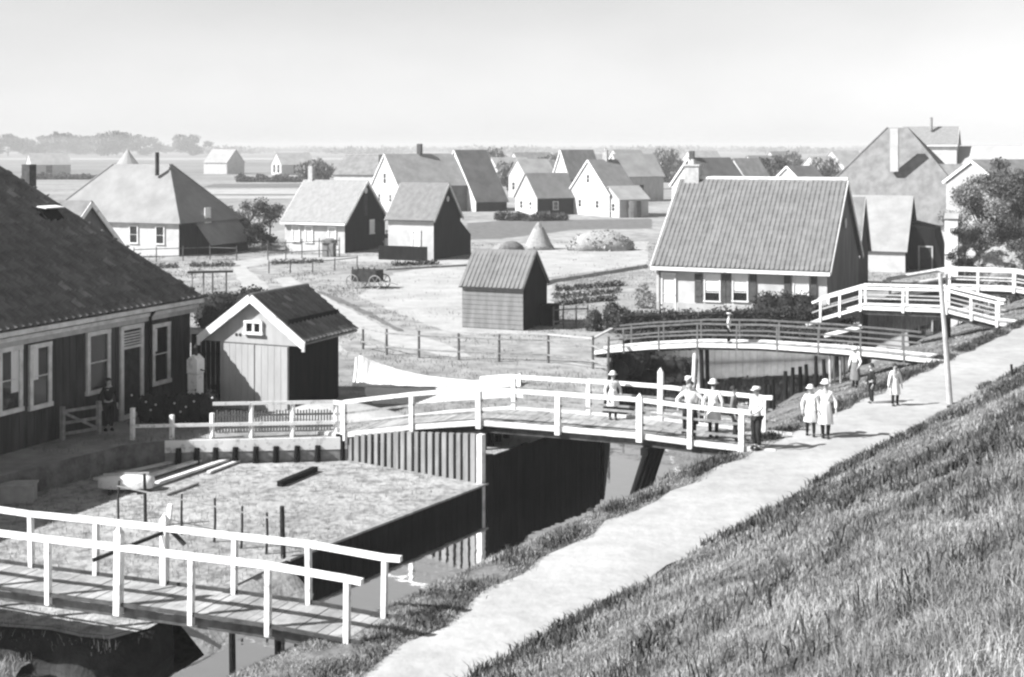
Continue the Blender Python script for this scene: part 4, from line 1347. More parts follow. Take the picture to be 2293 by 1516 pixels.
def person(label, feet, h, face, top='shirt', bottom='trousers', top_m=cloth_white, bot_m=cloth_dark, hat=None, hat_m=straw_m, hair=True,
           lh=(-.27, .08, .84), rh=(.27, .08, .84), lf=(-.1, .02), rf=(.1, -.02), lean=0.0, hem=.5, sock_m=cloth_dark, hair_long=False, apron=False):
    feet = Vector(feet)
    root = thing('person', label, 'person', feet, 'people of the village')
    k = h / 1.7
    fx, fy = Vector(face[:2]).normalized() if len(face) > 1 else (0, 1)
    rot = Matrix(((fy, fx, 0, 0), (-fx, fy, 0, 0), (0, 0, 1, 0), (0, 0, 0, 1)))
    M4 = Matrix.Translation(feet) @ rot @ Matrix.Scale(k, 4)
    hs = 1.0 + max(0, (1.62 - h)) * .35           # children: larger heads
    ln = lean
    def sh(x, y, z, r, r2=None):
        t = max(0, z - .9) * ln
        return (x, y + t, z, r, r2 or r)
    nodes = [sh(0, 0, .93, .13, .1), sh(0, 0, 1.12, .115, .085), sh(0, 0, 1.3, .14, .1), sh(0, -.005, 1.42, .06), sh(0, .0, 1.5, .052),
             sh(0, .012, 1.56, .072 * hs, .08 * hs), sh(0, .008, 1.62, .078 * hs, .092 * hs), sh(0, 0, 1.68, .05 * hs, .06 * hs), sh(0, .1 * hs, 1.585, .014)]
    edges = [(0, 1), (1, 2), (2, 3), (3, 4), (4, 5), (5, 6), (6, 7), (5, 8)]
    arms = []
    for s, hp in ((-1, lh), (1, rh)):
        b0 = len(nodes)
        S = Vector(sh(s * .165, 0, 1.37, 0)[:3])
        Hn = Vector(sh(*hp, 0)[:3])
        mid = (S + Hn) / 2
        d = (Hn - S)
        bend = math.sqrt(max(0, .29 ** 2 - (d.length / 2) ** 2)) if d.length < .58 else 0.02
        out = Vector((s * .7, -.7, -.1)).normalized()
        El = mid + out * bend
        dirn = (Hn - El).normalized()
        palm = Hn + dirn * .05
        nodes += [(*S, .055, .055), (*El, .04, .04), (*Hn, .027, .024), (*palm, .036, .02)]
        edges += [(2, b0), (b0, b0 + 1), (b0 + 1, b0 + 2), (b0 + 2, b0 + 3)]
        side = dirn.cross(Vector((s, 0, .2))).normalized()
        bn = side.cross(dirn)
        for f, (o_, L_) in enumerate(((-.03, .07), (-.01, .082), (.01, .078), (.03, .062))):
            n0 = len(nodes)
            q = palm + side * o_ + dirn * .045
            e = q + dirn * L_ * .45
            t_ = e + (dirn * .8 + bn * s * -.5).normalized() * L_ * .5
            nodes += [(*q, .011, .011), (*e, .0095, .0095), (*t_, .008, .008)]
            edges += [(b0 + 3, n0), (n0, n0 + 1), (n0 + 1, n0 + 2)]
        n0 = len(nodes)
        q = palm + side * -.04 + dirn * .0
        nodes += [(*q, .012, .012), (*(q + (dirn - side * .7).normalized() * .05), .01, .01)]
        edges += [(b0 + 2, n0), (n0, n0 + 1)]
        arms.append((S, El, Hn))
    legs = []
    for s, fp in ((-1, lf), (1, rf)):
        b0 = len(nodes)
        Hp = Vector((s * .09, 0, .86)); An = Vector((fp[0], fp[1] - .03, .08))
        Kn = (Hp + An) / 2 + Vector((s * .01, .035, .02))
        nodes += [(*Hp, .085, .085), (*Kn, .055, .058), (*An, .036, .04), (fp[0] * 1.05, fp[1] + .12, .03, .035, .025)]
        edges += [(0, b0), (b0, b0 + 1), (b0 + 1, b0 + 2), (b0 + 2, b0 + 3)]
        legs.append((Hp, Kn, An, fp))
    body = skin_mesh('body', nodes, edges, skin_m, root, M4)
    hc = Vector(sh(0, .008, 1.61, 0)[:3])
    def place(mb, name, mat, smooth=True):
        mb.v = [tuple(M4 @ Vector(v)) for v in mb.v]
        return mb.build(name, mat, root, None, smooth)
    for s in (-1, 1):
        mb = MB(); mb.lathe(hc + Vector((s * .032 * hs, .083 * hs, .0)), [(.002, -.008), (.009, 0), (.002, .008)], 6)
        place(mb, 'eye', hair_m)
        mb = MB(); mb.lathe(hc + Vector((s * .08 * hs, -.005, -.03)), [(.004, 0), (.016, .015), (.018, .04), (.004, .055)], 6, .5, 1)
        place(mb, 'ear', skin_m)
    mb = MB(); mb.obox(hc + Vector((0, .088 * hs, -.062)), Vector((.02, 0, 0)), Vector((0, .004, 0)), Vector((0, 0, .005))); place(mb, 'mouth', cloth_dark, False)
    if hair:
        mb = MB()
        z0 = -.05
        if hair_long:
            mb2 = MB(); mb2.tube([hc + Vector((0, -.1, .02)), hc + Vector((0, -.125, -.1)), hc + Vector((0, -.13, -.26))], [.055, .045, .02], 8); place(mb2, 'braid', hair_m)
        mb.lathe(hc + Vector((0, -.028, 0)), [(.05 * hs, z0), (.085 * hs, -.02), (.098 * hs, .03), (.085 * hs, .075), (.04 * hs, .108 * hs), (.004, .113 * hs)], 12, 1, 1.0)
        place(mb, 'hair', hair_m)
    if hat == 'brim':
        mb = MB()
        mb.lathe(hc + Vector((0, -.01, .045)), [(.155, -.022), (.172, -.015), (.115, .02), (.108, .03), (.1, .085), (.05, .115), (.004, .118)], 18, 1, 1.05, wob=.02)
        place(mb, 'hat', hat_m)
    elif hat == 'cap':
        mb = MB()
        mb.lathe(hc + Vector((0, -.012, .04)), [(.098 * hs, -.01), (.118 * hs, .03), (.1 * hs, .065), (.004, .075)], 16)
        mb.obox(hc + Vector((0, .11 * hs, .035)), Vector((.06, 0, 0)), Vector((0, .05, -.012)), Vector((0, 0, .007)))
        place(mb, 'cap', hat_m)
    # upper garment
    sn = [sh(0, 0, .9, .145, .115), sh(0, 0, 1.08, .135, .105), sh(0, 0, 1.28, .16, .118), sh(0, -.003, 1.4, .085, .075)]
    se = [(0, 1), (1, 2), (2, 3)]
    for (S, El, Hn) in arms:
        b0 = len(sn)
        sn += [(*S, .075, .075), (*El, .057, .057), (*(El + (Hn - El) * (.85 if top == 'shirt' else .45)), .045, .045)]
        se += [(2, b0), (b0, b0 + 1), (b0 + 1, b0 + 2)]
    skin_mesh('shirt' if bottom != 'dress' else 'bodice', sn, se, top_m, root, M4)
    if bottom == 'dress':
        mb = MB()
        tl = .9 * ln
        mb.lathe((0, 0, 0), [(.225, hem), (.222, hem + .03), (.205, .7), (.17, .9), (.145, 1.05), (.13, 1.1)], 30, 1.0, .82, wob=.07)
        place(mb, 'skirt', bot_m)
    elif bottom == 'breeches' or bottom == 'trousers':
        tn = [(0, 0, .94, .145, .118)]; te = []
        for (Hp, Kn, An, fp) in legs:
            b0 = len(tn)
            end = An + Vector((0, 0, .03)) if bottom == 'trousers' else Kn + (An - Kn) * .15
            tn += [(Hp.x, Hp.y, Hp.z, .1, .105), (*Kn, .078, .08), (*end, .06 if bottom == 'trousers' else .072, .065)]
            te += [(0, b0), (b0, b0 + 1), (b0 + 1, b0 + 2)]
        skin_mesh('trousers', tn, te, bot_m, root, M4)
    if bottom != 'trousers' and sock_m:
        for (Hp, Kn, An, fp) in legs:
            mb = MB(); mb.tube([Kn + Vector((0, 0, .06)), Kn, (Kn + An) / 2, An], [.066, .064, .06, .046], 10)
            place(mb, 'stocking', sock_m)
    for (Hp, Kn, An, fp) in legs:
        mb = MB()
        mb.lathe((fp[0], fp[1] + .04, 0), [(.075, 0), (.078, .03), (.06, .07), (.03, .1)], 10, .62, 1.55)
        place(mb, 'shoe', dark_wood)
    if apron:
        mb = MB(); mb.lathe((0, .03, 0), [(.25, hem + .12), (.2, .85), (.15, 1.02)], 18, .95, .86)
        place(mb, 'apron', cloth_white)
    return root

cam_dir = Vector((0, -1, 0))
person('boy in cap, light shirt and dark trousers where the centre bridge meets the road', at(1694, 1006, 0.02), 1.64, (-.8, -.5), hat='cap', hat_m=straw_m, top_m=cloth_white, lh=(-.2, .34, 1.02), rh=(.26, .0, .98))
person('girl in white dress with broad white hat on the centre bridge, back turned', W2(1.0, .85, dz2(1.0)), 1.55, (.35, .9), bottom='dress', bot_m=cloth_white, hat='brim', hem=.52)
person('child in grey jacket and dark breeches on the centre bridge beside the broad white hat', W2(.42, .8, dz2(.4)), 1.46, (.9, -.3), bottom='breeches', top_m=cloth_grey, hat=None, rf=(.12, .12))
person('girl in white blouse leaning both arms on the near rail of the centre bridge', W2(1.5, .34, dz2(1.5)), 1.6, (-.2, -.95), bottom='dress', bot_m=cloth_dark, lh=(-.36, .3, 1.0), rh=(.36, .3, 1.0), lean=.25, hair_long=True, hem=.45)
person('child in white cap half hidden behind the leaning girl on the centre bridge', W2(1.75, 1.05, dz2(1.7)), 1.56, (-.5, -.8), bottom='breeches', top_m=cloth_grey, hat='cap', hat_m=cloth_white, rf=(.11, .1))
person('small girl in white dress and hat alone near the middle of the centre bridge', W2(4.2, 1.75, dz2(4.2)), 1.36, (.2, -1), bottom='dress', bot_m=cloth_white, hat='brim', hem=.5)
person('shorter of two girls in white dresses side by side on the dike road', at(1815, 975, 0.03), 1.36, (-.3, -1), bottom='dress', bot_m=cloth_white, hat='brim', hem=.48, lf=(-.12, .1), rf=(.12, -.08))
person('taller of two girls in white dresses side by side on the dike road', at(1849, 980, 0.03), 1.55, (-.2, -1), bottom='dress', bot_m=cloth_white, hat='brim', hem=.42, lh=(-.3, .1, .85), rh=(.34, .1, .95), lf=(-.06, .06), rf=(.08, -.06))
person('girl in white dress farther along the dike road beside a boy in dark clothes', at(2004, 908, 0.03), 1.28, (.3, -1), bottom='dress', bot_m=cloth_white, hat=None, hair_long=True, hem=.46, lf=(-.12, .0), rf=(.12, .05), rh=(.34, .05, .75))
person('boy in dark clothes standing at the grassy edge of the dike road', at(1951, 905, -0.02), 1.26, (-.9, -.2), bottom='trousers', top_m=cloth_dark, hat=None)
person('woman in white clothes and grey skirt at the water side near the arched footbridge', at(1915, 866, -0.45), 1.38, (-.7, -.6), bottom='dress', bot_m=cloth_grey, hat='brim', hem=.3, lh=(-.3, .2, .9))
person('boy in light shirt and dark trousers crossing the slender arched footbridge', W3(7.45, .5, dz3(7.4)), 1.24, (.9, -.3), hat='cap', top_m=cloth_white)
person('woman in dark bodice and pale skirt standing between the two black gables', at(866, 563, LAND), 1.75, (.1, -1), bottom='dress', top_m=cloth_dark, bot_m=M('pale_skirt', .4, .5), hem=.18, apron=False)
person('person in dark clothes in the shade by the dark farmhouse door', at(243, 964, LAND), 1.6, (.6, -.8), top_m=cloth_dark, hat=None)

# ------------------------------------------------------------------ fences, gate, pump
def post_fence(name, label, pts, rails, post_w, post_z, mat, rail_m=None, cat='fence', rw=.09, rt=.035, round_=False, group=None, rz=None):
    """pts: ground points of the posts; rails: heights above the ground"""
    root = thing(name, label, cat, pts[0], group)
    for i, p in enumerate(pts):
        mb = MB()
        z = post_z[i] if hasattr(post_z, '__len__') else post_z
        p = Vector(p)
        if round_: mb.tube([p - Z_ * .1, p + Z_ * z * .5 + Vector((random.uniform(-.02, .02), 0, 0)), p + Z_ * z], [post_w / 2, post_w / 2, post_w * .42], 7)
        else: mb.obox(p + Z_ * (z / 2 - .05), G_ * post_w / 2, E_ * post_w / 2, Z_ * (z / 2 + .05))
        mb.build('post', mat, root)
    for r in rails:
        rr = r if isinstance(r, tuple) else (r, 0, len(pts) - 1)
        mb = MB()
        for i in range(rr[1], rr[2]):
            a_, b_ = Vector(pts[i]), Vector(pts[i + 1])
            f_ = (b_ - a_).cross(Z_).normalized() * (post_w / 2 + rt / 2)
            if f_.y > 0: f_ = -f_
            mb.beam(a_ + Z_ * rr[0] + f_, b_ + Z_ * rr[0] + f_, rt, rw)
        mb.build('rail', rail_m or mat, root)
    return root
fp = []
for px in (297, 385, 475, 563, 655, 752):
    q = T1 + Vector((.05, .16, 0)); d_ = (pB - T1).normalized()
    u = on_line(q, d_, px)
    r = q + d_ * u
    fp.append(Vector((r.x, r.y, LAND)))
root = post_fence('garden_fence', 'white post and rail fence on the terrace before the dark hedge', fp, [(.42, 0, 5), (1.04, 3, 5)], .11, [.95, .72, .75, 1.06, 1.06, 1.06], white_paint, rw=.1)
mb = MB(); a_ = fp[2] + Z_ * 1.04 + (fp[2] - fp[1]) * .05; mb.beam(a_ - E_ * .075, fp[3] + Z_ * 1.04 - E_ * .075, .035, .1); mb.build('rail', white_paint, root)
# picket fence
q = T1 + E_ * 1.0
root = thing('picket_fence', 'low grey picket fence in front of the pale garage doors', 'fence', (q.x, q.y, LAND))
d_ = (pB - T1).normalized()
u0, u1 = on_line(q, d_, 486), on_line(q, d_, 752)
mb = MB()
n_ = int((u1 - u0) / .09)
for i in range(n_):
    r = q + d_ * (u0 + .09 * i)
    h_ = .66 + random.uniform(-.03, .03)
    mb.obox((r.x, r.y, LAND + h_ / 2), d_ * .025, Vector((d_.y, -d_.x, 0)) * .01, Z_ * h_ / 2)
mb.build('pickets', M('picket_grey', .12, .2, scale=5), root)
for z in (.15, .52):
    mb = MB(); r0_, r1_ = q + d_ * u0 + E_ * .03, q + d_ * u1 + E_ * .03
    mb.beam((r0_.x, r0_.y, LAND + z), (r1_.x, r1_.y, LAND + z), .03, .06); mb.build('rail', mid_wood, root)
# gate in the shade
ga, gb = at(140, 986, LAND), at(221, 972, LAND)
root = thing('gate', 'low wooden garden gate in the shade of the dark farmhouse', 'gate', ga)
for p in (ga, gb):
    mb = MB(); mb.obox(p + Z_ * .5, G_ * .06, E_ * .06, Z_ * .5); mb.build('post', mid_wood, root)
mb = MB()
for z in (.18, .5, .85): mb.beam(ga + Z_ * z, gb + Z_ * z, .04, .09)
mb.beam(ga + Z_ * .85 - E_ * .03, gb + Z_ * .18 - E_ * .03, .03, .08); mb.build('gate_leaf', mid_wood, root)
# path railing between garage and the thin bridge
pp = [at(813, 782, LAND), at(866, 795, LAND), at(938, 801, LAND), at(1027, 806, LAND), at(1118, 810, LAND), at(1228, 813, LAND), at(1328, 826, LAND), at(1363, 838, LAND)]
post_fence('path_railing', 'dark posted railing along the path behind the garage', pp, [(.92, 0, 7), (.34, 0, 7)], .11, [.95, 1.1, 1.12, 1.1, 1.12, 1.15, 1.3, 1.45], M('post_dark', .07, .14, scale=4), rail_m=mid_wood, rw=.06, rt=.03, round_=True)
mb = MB(); a_ = pp[3] + Z_ * 1.12; b_ = pp[6] + Z_ * 1.2; mb.beam(a_, pp[5] + Z_ * 1.16, .14, .05); mb.beam(pp[5] + Z_ * 1.16, b_, .14, .05); mb.beam(b_, W3(12.2, -.1, .55), .14, .05)
tag(mb.build('rail_board', dull_white, None, a_), 'pale flat handrail board on top of the dark path railing', 'rail')
# tarred screen between the farmhouse and the garage
a_, b_ = HC + Vector((.06, -.05, 0)), GP + G_ * 2.72 + E_ * 1.5
root = thing('board_fence', 'tall tarred board fence closing the gap between dark farmhouse and garage', 'fence', (a_.x, a_.y, LAND))
d_ = (b_ - a_).normalized(); L_ = (b_ - a_).length; s_ = Vector((d_.y, -d_.x, 0))
mb = MB(); n_ = int(L_ / .16)
for i in range(n_):
    q = a_ + d_ * (i + .5) * L_ / n_; zt = 1.6 + random.uniform(-.03, .03)
    mb.obox((q.x, q.y, (zt + LAND) / 2), d_ * L_ / n_ * .48, s_ * .015, Z_ * (zt - LAND) / 2)
mb.build('boards', tar, root)
mb = MB(); q, r = a_ - s_ * .06, b_ - s_ * .06; mb.beam((q.x, q.y, .9), (r.x, r.y, .9), .06, .1); mb.beam((q.x, q.y, -.2), (r.x, r.y, -.2), .06, .1); mb.build('rails', dark_wood, root)
# pump
p = at(438, 930, LAND)
root = thing('water_pump', 'tall white boarded water pump with dark top beside the garage', 'pump', p)
mb = MB(); mb.obox(p + Z_ * .68, G_ * .18, E_ * .18, Z_ * .68); mb.build('body', white_paint, root)
mb = MB(); mb.obox(p + Z_ * 1.6, G_ * .2, E_ * .2, Z_ * .22); mb.prism([p + Z_ * 1.82 - G_ * .2 - E_ * .2, p + Z_ * 1.82 + G_ * .2 - E_ * .2, p + Z_ * 1.98 - E_ * .2], E_ * .4); mb.build('head', white_paint, root)
mb = MB(); mb.tube([p + Z_ * 1.95, p + Z_ * 2.2], [.07, .05], 8); mb.tube([p + Z_ * 2.2, p + Z_ * 2.3], [.08, .02], 8); mb.build('finial', dark_wood, root)
mb = MB(); mb.tube([p + Z_ * 1.5 - G_ * .2, p + Z_ * 1.45 - G_ * .4, p + Z_ * .8 - G_ * .45], .025, 6); mb.build('handle', dark_wood, root)

# thin rustic fences by the far gardens
def rustic(label, pxs, h_, n_rails=2):
    pts = [at(x, y, LAND) for x, y in pxs]
    return post_fence('rustic_fence', label, pts, [h_ * f for f in ((.85, .35)[:n_rails])], .09, h_, M('rustic_wood', .06, .13, scale=4), rw=.06, rt=.04, round_=True)
rustic('thin pole fence in front of the pyramid roofed farm', [(300, 588), (350, 586), (410, 584), (470, 582), (530, 584)], 1.15)
rustic('thin pole fence along the garden of the white cottage', [(600, 582), (640, 580), (676, 578), (715, 576), (760, 574)], 1.5)
rustic('leaning pole fence bordering the ditch below the white cottage', [(602, 612), (650, 611), (700, 609), (750, 606), (800, 600)], .9, 1)
rustic('small pole fence beside the grey meadow shed', [(1240, 738), (1262, 736), (1290, 735), (1316, 734)], 1.1)
mb = MB()
p = at(737, 575, LAND)
mb.obox(p + Z_ * .55, G_ * .5, E_ * .25, Z_ * .55); mb.lathe(p + Z_ * 1.1, [(.7, 0), (.6, .25), (.2, .38)], 10, 1, .5)
tag(mb.build('rain_barrel', M('barrel_grey', .12, .2, scale=3), None, p), 'grey covered barrel stand at the white cottage fence', 'barrel')
# plank trestle
a_, b_ = at(420, 662, LAND), at(522, 660, LAND)
root = thing('trestle', 'long dark plank on thin legs beside the pale field path', 'trestle', a_)
mb = MB(); mb.beam(a_ + Z_ * 1.38, b_ + Z_ * 1.38, .5, .1); mb.build('plank', dark_wood, root)
for f in (.1, .35, .55, .85):
    mb = MB(); q = a_.lerp(b_, f); mb.tube([q - Z_ * .1, q + Z_ * 1.34], .05, 6); mb.build('leg', mid_wood, root)
# cart
p = at(826, 645, LAND)
root = thing('cart', 'dark wooden farm cart standing on the pale meadow', 'cart', p)
mb = MB(); mb.obox(p + Z_ * .78 + G_ * .1, G_ * .85, E_ * .5, Z_ * .36); 
for i in range(5): mb.obox(p + Z_ * 1.2 + G_ * (-.65 + i * .38) - E_ * .48, G_ * .04, E_ * .03, Z_ * .12)
mb.build('body', dark_wood, root)
for s in (-.75, .85):
    for e in (-.6, .6):
        mb = MB(); c = p + G_ * s + E_ * e + Z_ * .42
        pr = [c + (G_ * math.cos(a) + Z_ * math.sin(a)) * .42 for a in [2 * math.pi * i / 16 for i in range(17)]]
        mb.tube(pr, .04, 6, cap=False)
        for i in range(6):
            a = math.pi * i / 3; mb.beam(c, c + (G_ * math.cos(a) + Z_ * math.sin(a)) * .4, .03, .03, E_)
        mb.build('wheel', mid_wood, root)
mb = MB(); mb.beam(p - G_ * .85 + Z_ * .5, p - G_ * 2.0 + Z_ * .3, .06, .06); mb.build('shaft', mid_wood, root)
# hay
p = at(1206, 558, LAND)
mb = MB(); mb.lathe(p, [(1.35, 0), (1.15, .35), (.85, 1.0), (.5, 1.7), (.2, 2.15), (.03, 2.3)], 18, wob=.04)
tag(mb.build('haycock', hay_m, None, p, True), 'tall cone shaped haycock in the meadow', 'haystack')
p = at(1345, 560, LAND)
mb = MB(); mb.lathe(p, [(2.9, 0), (2.6, .7), (2.0, 1.2), (1.0, 1.55), (.05, 1.6)], 22, 1.0, .5, wob=.07)
tag(mb.build('haystack', hay_m, None, p, True), 'broad low pale hay heap in the meadow', 'haystack')
p = at(1145, 562, LAND)
mb = MB(); mb.lathe(p, [(1.2, 0), (.9, .5), (.4, .8), (.05, .85)], 14, 1, .6, wob=.1)
tag(mb.build('haycock', M('dark_hay', .1, .18, scale=4, bump=.05), None, p, True), 'low dark heap left of the tall haycock', 'haystack')
p = at(2262, 618, LAND)
mb = MB(); mb.lathe(p, [(2.9, 0), (2.7, .8), (2.1, 1.5), (1.2, 1.95), (.4, 2.1), (.05, 2.1)], 24, 1.0, .7, wob=.05)
tag(mb.build('haystack', hay_m, None, p, True), 'big rounded pale haystack below the trees at the right edge', 'haystack')
for nm, ells_, n_ in (('haystack', [((at(1345, 560, LAND).x, at(1345, 560, LAND).y, LAND + .1), (2.85, 1.45, 1.5))], 1500), ('haycock', [((at(1206, 558, LAND).x, at(1206, 558, LAND).y, LAND + .5), (.85, .85, .9)), ((at(1206, 558, LAND).x, at(1206, 558, LAND).y, LAND + .1), (1.3, 1.3, .4)), ((at(1206, 558, LAND).x, at(1206, 558, LAND).y, LAND + 1.6), (.42, .42, .6))], 900),
        ('haystack', [((at(2262, 618, LAND).x, at(2262, 618, LAND).y, LAND + .3), (2.85, 2.0, 1.85))], 2200)):
    par = [o for o in bpy.data.objects if o.name.split('.')[0] == nm and (Vector(WORLD[o.name]) - Vector((ells_[0][0][0], ells_[0][0][1], LAND))).length < 2.5][0]
    leaf_mesh('straw', ells_, n_, .16, hay_m, par, WORLD[par.name], shell=.93)
# garden beds
for i, ((x0, y0), (x1, y1), lab) in enumerate((((1250, 652), (1390, 640), 'vegetable row nearest the dark ditch behind the grey shed'), ((1245, 668), (1385, 655), 'second vegetable row from the dark ditch behind the grey shed'), ((1250, 684), (1375, 672), 'third vegetable row from the dark ditch, closest to the pale shrub'),
        ((612, 592), (720, 588), 'vegetable row before the white cottage fence'), ((880, 596), (975, 592), 'vegetable row before the tall black gable'), ((300, 602), (395, 600), 'vegetable row before the hip roofed farm'), ((430, 598), (520, 596), 'vegetable row below the tiny pale outhouse'), ((1040, 470), (1130, 468), 'garden row under the striped barn'))):
    a_, b_ = at(x0, y0, LAND), at(x1, y1, LAND)
    m = max(5, int((b_ - a_).length / .24))
    e = []
    for k in range(m):
        q = a_.lerp(b_, k / (m - 1)); r_ = random.uniform(.2, .3)
        e.append(((q.x, q.y + random.uniform(-.1, .1), LAND + r_ * .6), (r_ * 1.1, r_, r_)))
    tag(leaf_mesh('vegetable_row', e, m * 40, .1, [leaf_m, leaf_pale][i % 2], None, a_, shell=.2), lab, 'plants', 'vegetable rows in the gardens')
# water butt
p = at(1421, 487, LAND)
mb = MB(); mb.lathe(p, [(.75, 0), (.85, .8), (.8, 1.9), (.78, 2.1)], 14)
tag(mb.build('water_butt', M('butt', .08, .13), None, p), 'dark water butt before the long low white outbuilding', 'barrel')

# long white sheet sagging on a line behind the centre bridge
cp = [(795, 800), (806, 794), (830, 806), (870, 820), (910, 832), (960, 842), (1010, 848), (1060, 852), (1100, 850), (1140, 844), (1166, 836)]
Yc = 49.4
top = [atY(x, y, Yc) for x, y in cp]
mb = MB()
rows_ = []
nx_ = 90
for j in range(9):
    r_ = []
    for i in range(nx_ + 1):
        f = i / nx_ * (len(top) - 1)
        k = min(int(f), len(top) - 2)
        p = top[k].lerp(top[k + 1], f - k)
        g_ = j / 8
        fold = .1 * math.sin(i * .55 + 1.3 * math.sin(i * .17)) * g_ + .05 * math.sin(i * 1.7 + j * .4) * g_
        zb_ = LAND + .04
        r_.append((p.x + .03 * math.sin(i * .9) * g_, p.y - .9 * g_ ** 2 - fold * (1 - .5 * g_), p.z + (zb_ - p.z) * g_))
    rows_.append(r_)
vs = [q for r in rows_ for q in r]
mb.add(vs, [(j * (nx_ + 1) + i, j * (nx_ + 1) + i + 1, (j + 1) * (nx_ + 1) + i + 1, (j + 1) * (nx_ + 1) + i) for j in range(8) for i in range(nx_)])
root = thing('washing', 'long white sheet sagging from a line behind the centre bridge', 'laundry', (top[0].x, Yc, LAND))
mb.build('sheet', cloth_white, root, None, True)
for p in (top[1], top[-1]):
    mb = MB(); mb.tube([(p.x, p.y + .05, LAND - .1), (p.x, p.y + .05, p.z + .04)], .045, 7); mb.build('pole', mid_wood, root)

# ------------------------------------------------------------------ things lying on the yard
for i, ((x0, y0), (x1, y1), w_, lab) in enumerate((((262, 1092), (478, 1020), .2, 'longest pale plank in the bundle on the yard'), ((290, 1082), (505, 1016), .16, 'pale plank on the right of the bundle on the yard'),
        ((150, 1072), (430, 1012), .14, 'thin pale pole on the left of the planks on the yard'), ((236, 1078), (455, 1014), .2, 'pale plank in the middle of the bundle on the yard'), ((405, 1056), (508, 1022), .12, 'short pale plank at the upper end of the bundle'))):
    a_, b_ = at(x0 + 62, y0 + 6, YARD), at(x1 + 46, y1 + 6, YARD)
    mb = MB(); mb.beam(a_ + Z_ * (.06 + .03 * (i % 2)), b_ + Z_ * (.05 + .05 * (i % 2)), w_, .06)
    tag(mb.build('plank', old_white, None, a_), lab, 'plank', 'planks on the yard')
a_, b_ = at(626, 1090, YARD), at(706, 1056, YARD)
mb = MB(); mb.beam(a_ + Z_ * .08, b_ + Z_ * .08, .17, .14); tag(mb.build('beam', tar, None, a_), 'short thick black beam lying on the yard', 'beam')
a_, b_ = at(372, 1112, YARD), at(444, 1086, YARD)
mb = MB(); mb.tube([a_ + Z_ * .04, b_ + Z_ * .04], .035, 6); tag(mb.build('pole', mid_wood, None, a_), 'thin dark pole lying on the yard', 'pole')
# overturned skiff
p = at(282, 1098, YARD)
ax = (Vector((1.0, .12, 0))).normalized(); ay = Vector((-ax.y, ax.x, 0))
root = thing('rowing_boat', 'small white rowing boat lying upside down on the yard', 'boat', p)
mb = MB(); L_ = .74; st = []
for i in range(9):
    f = -1 + 2 * i / 8
    wv = .32 * (1 - max(0, -f) ** 2.2 * .9) * (1 - max(0, f) ** 4 * .25)
    hv = .34 * (1 - .25 * abs(f) ** 2)
    st.append([p + ax * f * L_ + ay * wv * math.cos(a) + Z_ * (.1 + hv * math.sin(a) ** .7) for a in [math.pi * k / 8 for k in range(9)]])
vs = [q for r in st for q in r]
mb.add(vs, [(i * 9 + k, i * 9 + k + 1, (i + 1) * 9 + k + 1, (i + 1) * 9 + k) for i in range(8) for k in range(8)] + [tuple(range(9)), tuple(72 + k for k in range(9))])
mb.build('hull', white_paint, root, None, True)
mb = MB(); mb.beam(p - ax * .6 + Z_ * .45, p + ax * .62 + Z_ * .45, .04, .06); mb.build('keel', dull_white, root)
for f in (-.35, .42):
    mb = MB(); mb.beam(p + ax * f - ay * .5 + Z_ * .05, p + ax * f + ay * .5 + Z_ * .05, .1, .1); mb.build('bearer', dark_wood, root)
p = at(42, 1122, YARD)
mb = MB(); mb.obox(p + Z_ * .22, ax * .42, ay * .25, Z_ * .22); mb.obox(p + Z_ * .46, ax * .45, ay * .28, Z_ * .03)
tag(mb.build('trough', M('stone_trough', .3, .4, scale=5), None, p), 'pale stone trough in the shade at the left edge', 'trough')
a_ = at(-20, 1075, LAND); b_ = at(268, 1002, LAND)
# telegraph pole
b_ = at(2129, 905, -.02); Yp = b_.y
t_ = atY(2105, 612, Yp)
mb = MB(); mb.tube([b_ - Z_ * .3, b_.lerp(t_, .5), t_], [.095, .08, .065], 10)
tag(mb.build('pole', dull_white, None, b_), 'slightly leaning pale wooden pole at the dike foot by the road', 'pole')
p = at(2197, 886, .0) ; t0 = 10.6
q = dk(p.dot(DD), 10.4, dike_z(10.4))
mb = MB(); mb.tube([q - Z_ * .1, q + Z_ * .42 + DN * .04], .04, 7); tag(mb.build('stake', dark_wood, None, q), 'short dark stake on the dike grass beside the leaning pole', 'stake')
# mooring stakes along the dike side bank
first = None
for i in range(13):
    s = 46.5 + i * .95
    q = dk(s, twater(s) + .1 + random.uniform(-.1, .1), -2.3)
    if first is None:
        mb = MB(); mb.tube([q, q + Vector((.02, 0, 1.5))], [.09, .075], 8)
        first = mb.build('bank_pile', tar, None, q); o = first
    else:
        o = first.copy(); COL.objects.link(o); o.location = q; o.scale = (1, 1, random.uniform(.85, 1.15)); o.rotation_euler = (random.uniform(-.08, .08), random.uniform(-.08, .08), 0)
    tag(o, 'black pile in the row along the dike side bank by the thin bridge', 'pile', 'black piles along the dike side bank')

# ------------------------------------------------------------------ bushes, hedges, trees
def bush(name, label, ells, n, size, mat, cat='bush', core=True, group=None, core_m=None):
    p = Vector((sum(e[0][0] for e in ells) / len(ells), sum(e[0][1] for e in ells) / len(ells), min(e[0][2] - e[1][2] for e in ells)))
    root = thing(name, label, cat, p, group)
    leaf_mesh('foliage', ells, n, size, mat, root, shell=.6)
    if core:
        mb = MB()
        for c, r in ells:
            mb.lathe(c, [(.02, -r[2] * .86), (.6, -r[2] * .7), (.84, -r[2] * .2), (.8, r[2] * .25), (.5, r[2] * .66), (.02, r[2] * .84)], 12, r[0] * .98, r[1] * .98)
        mb.build('stems', core_m or leaf_dark, root, None, True)
    return root
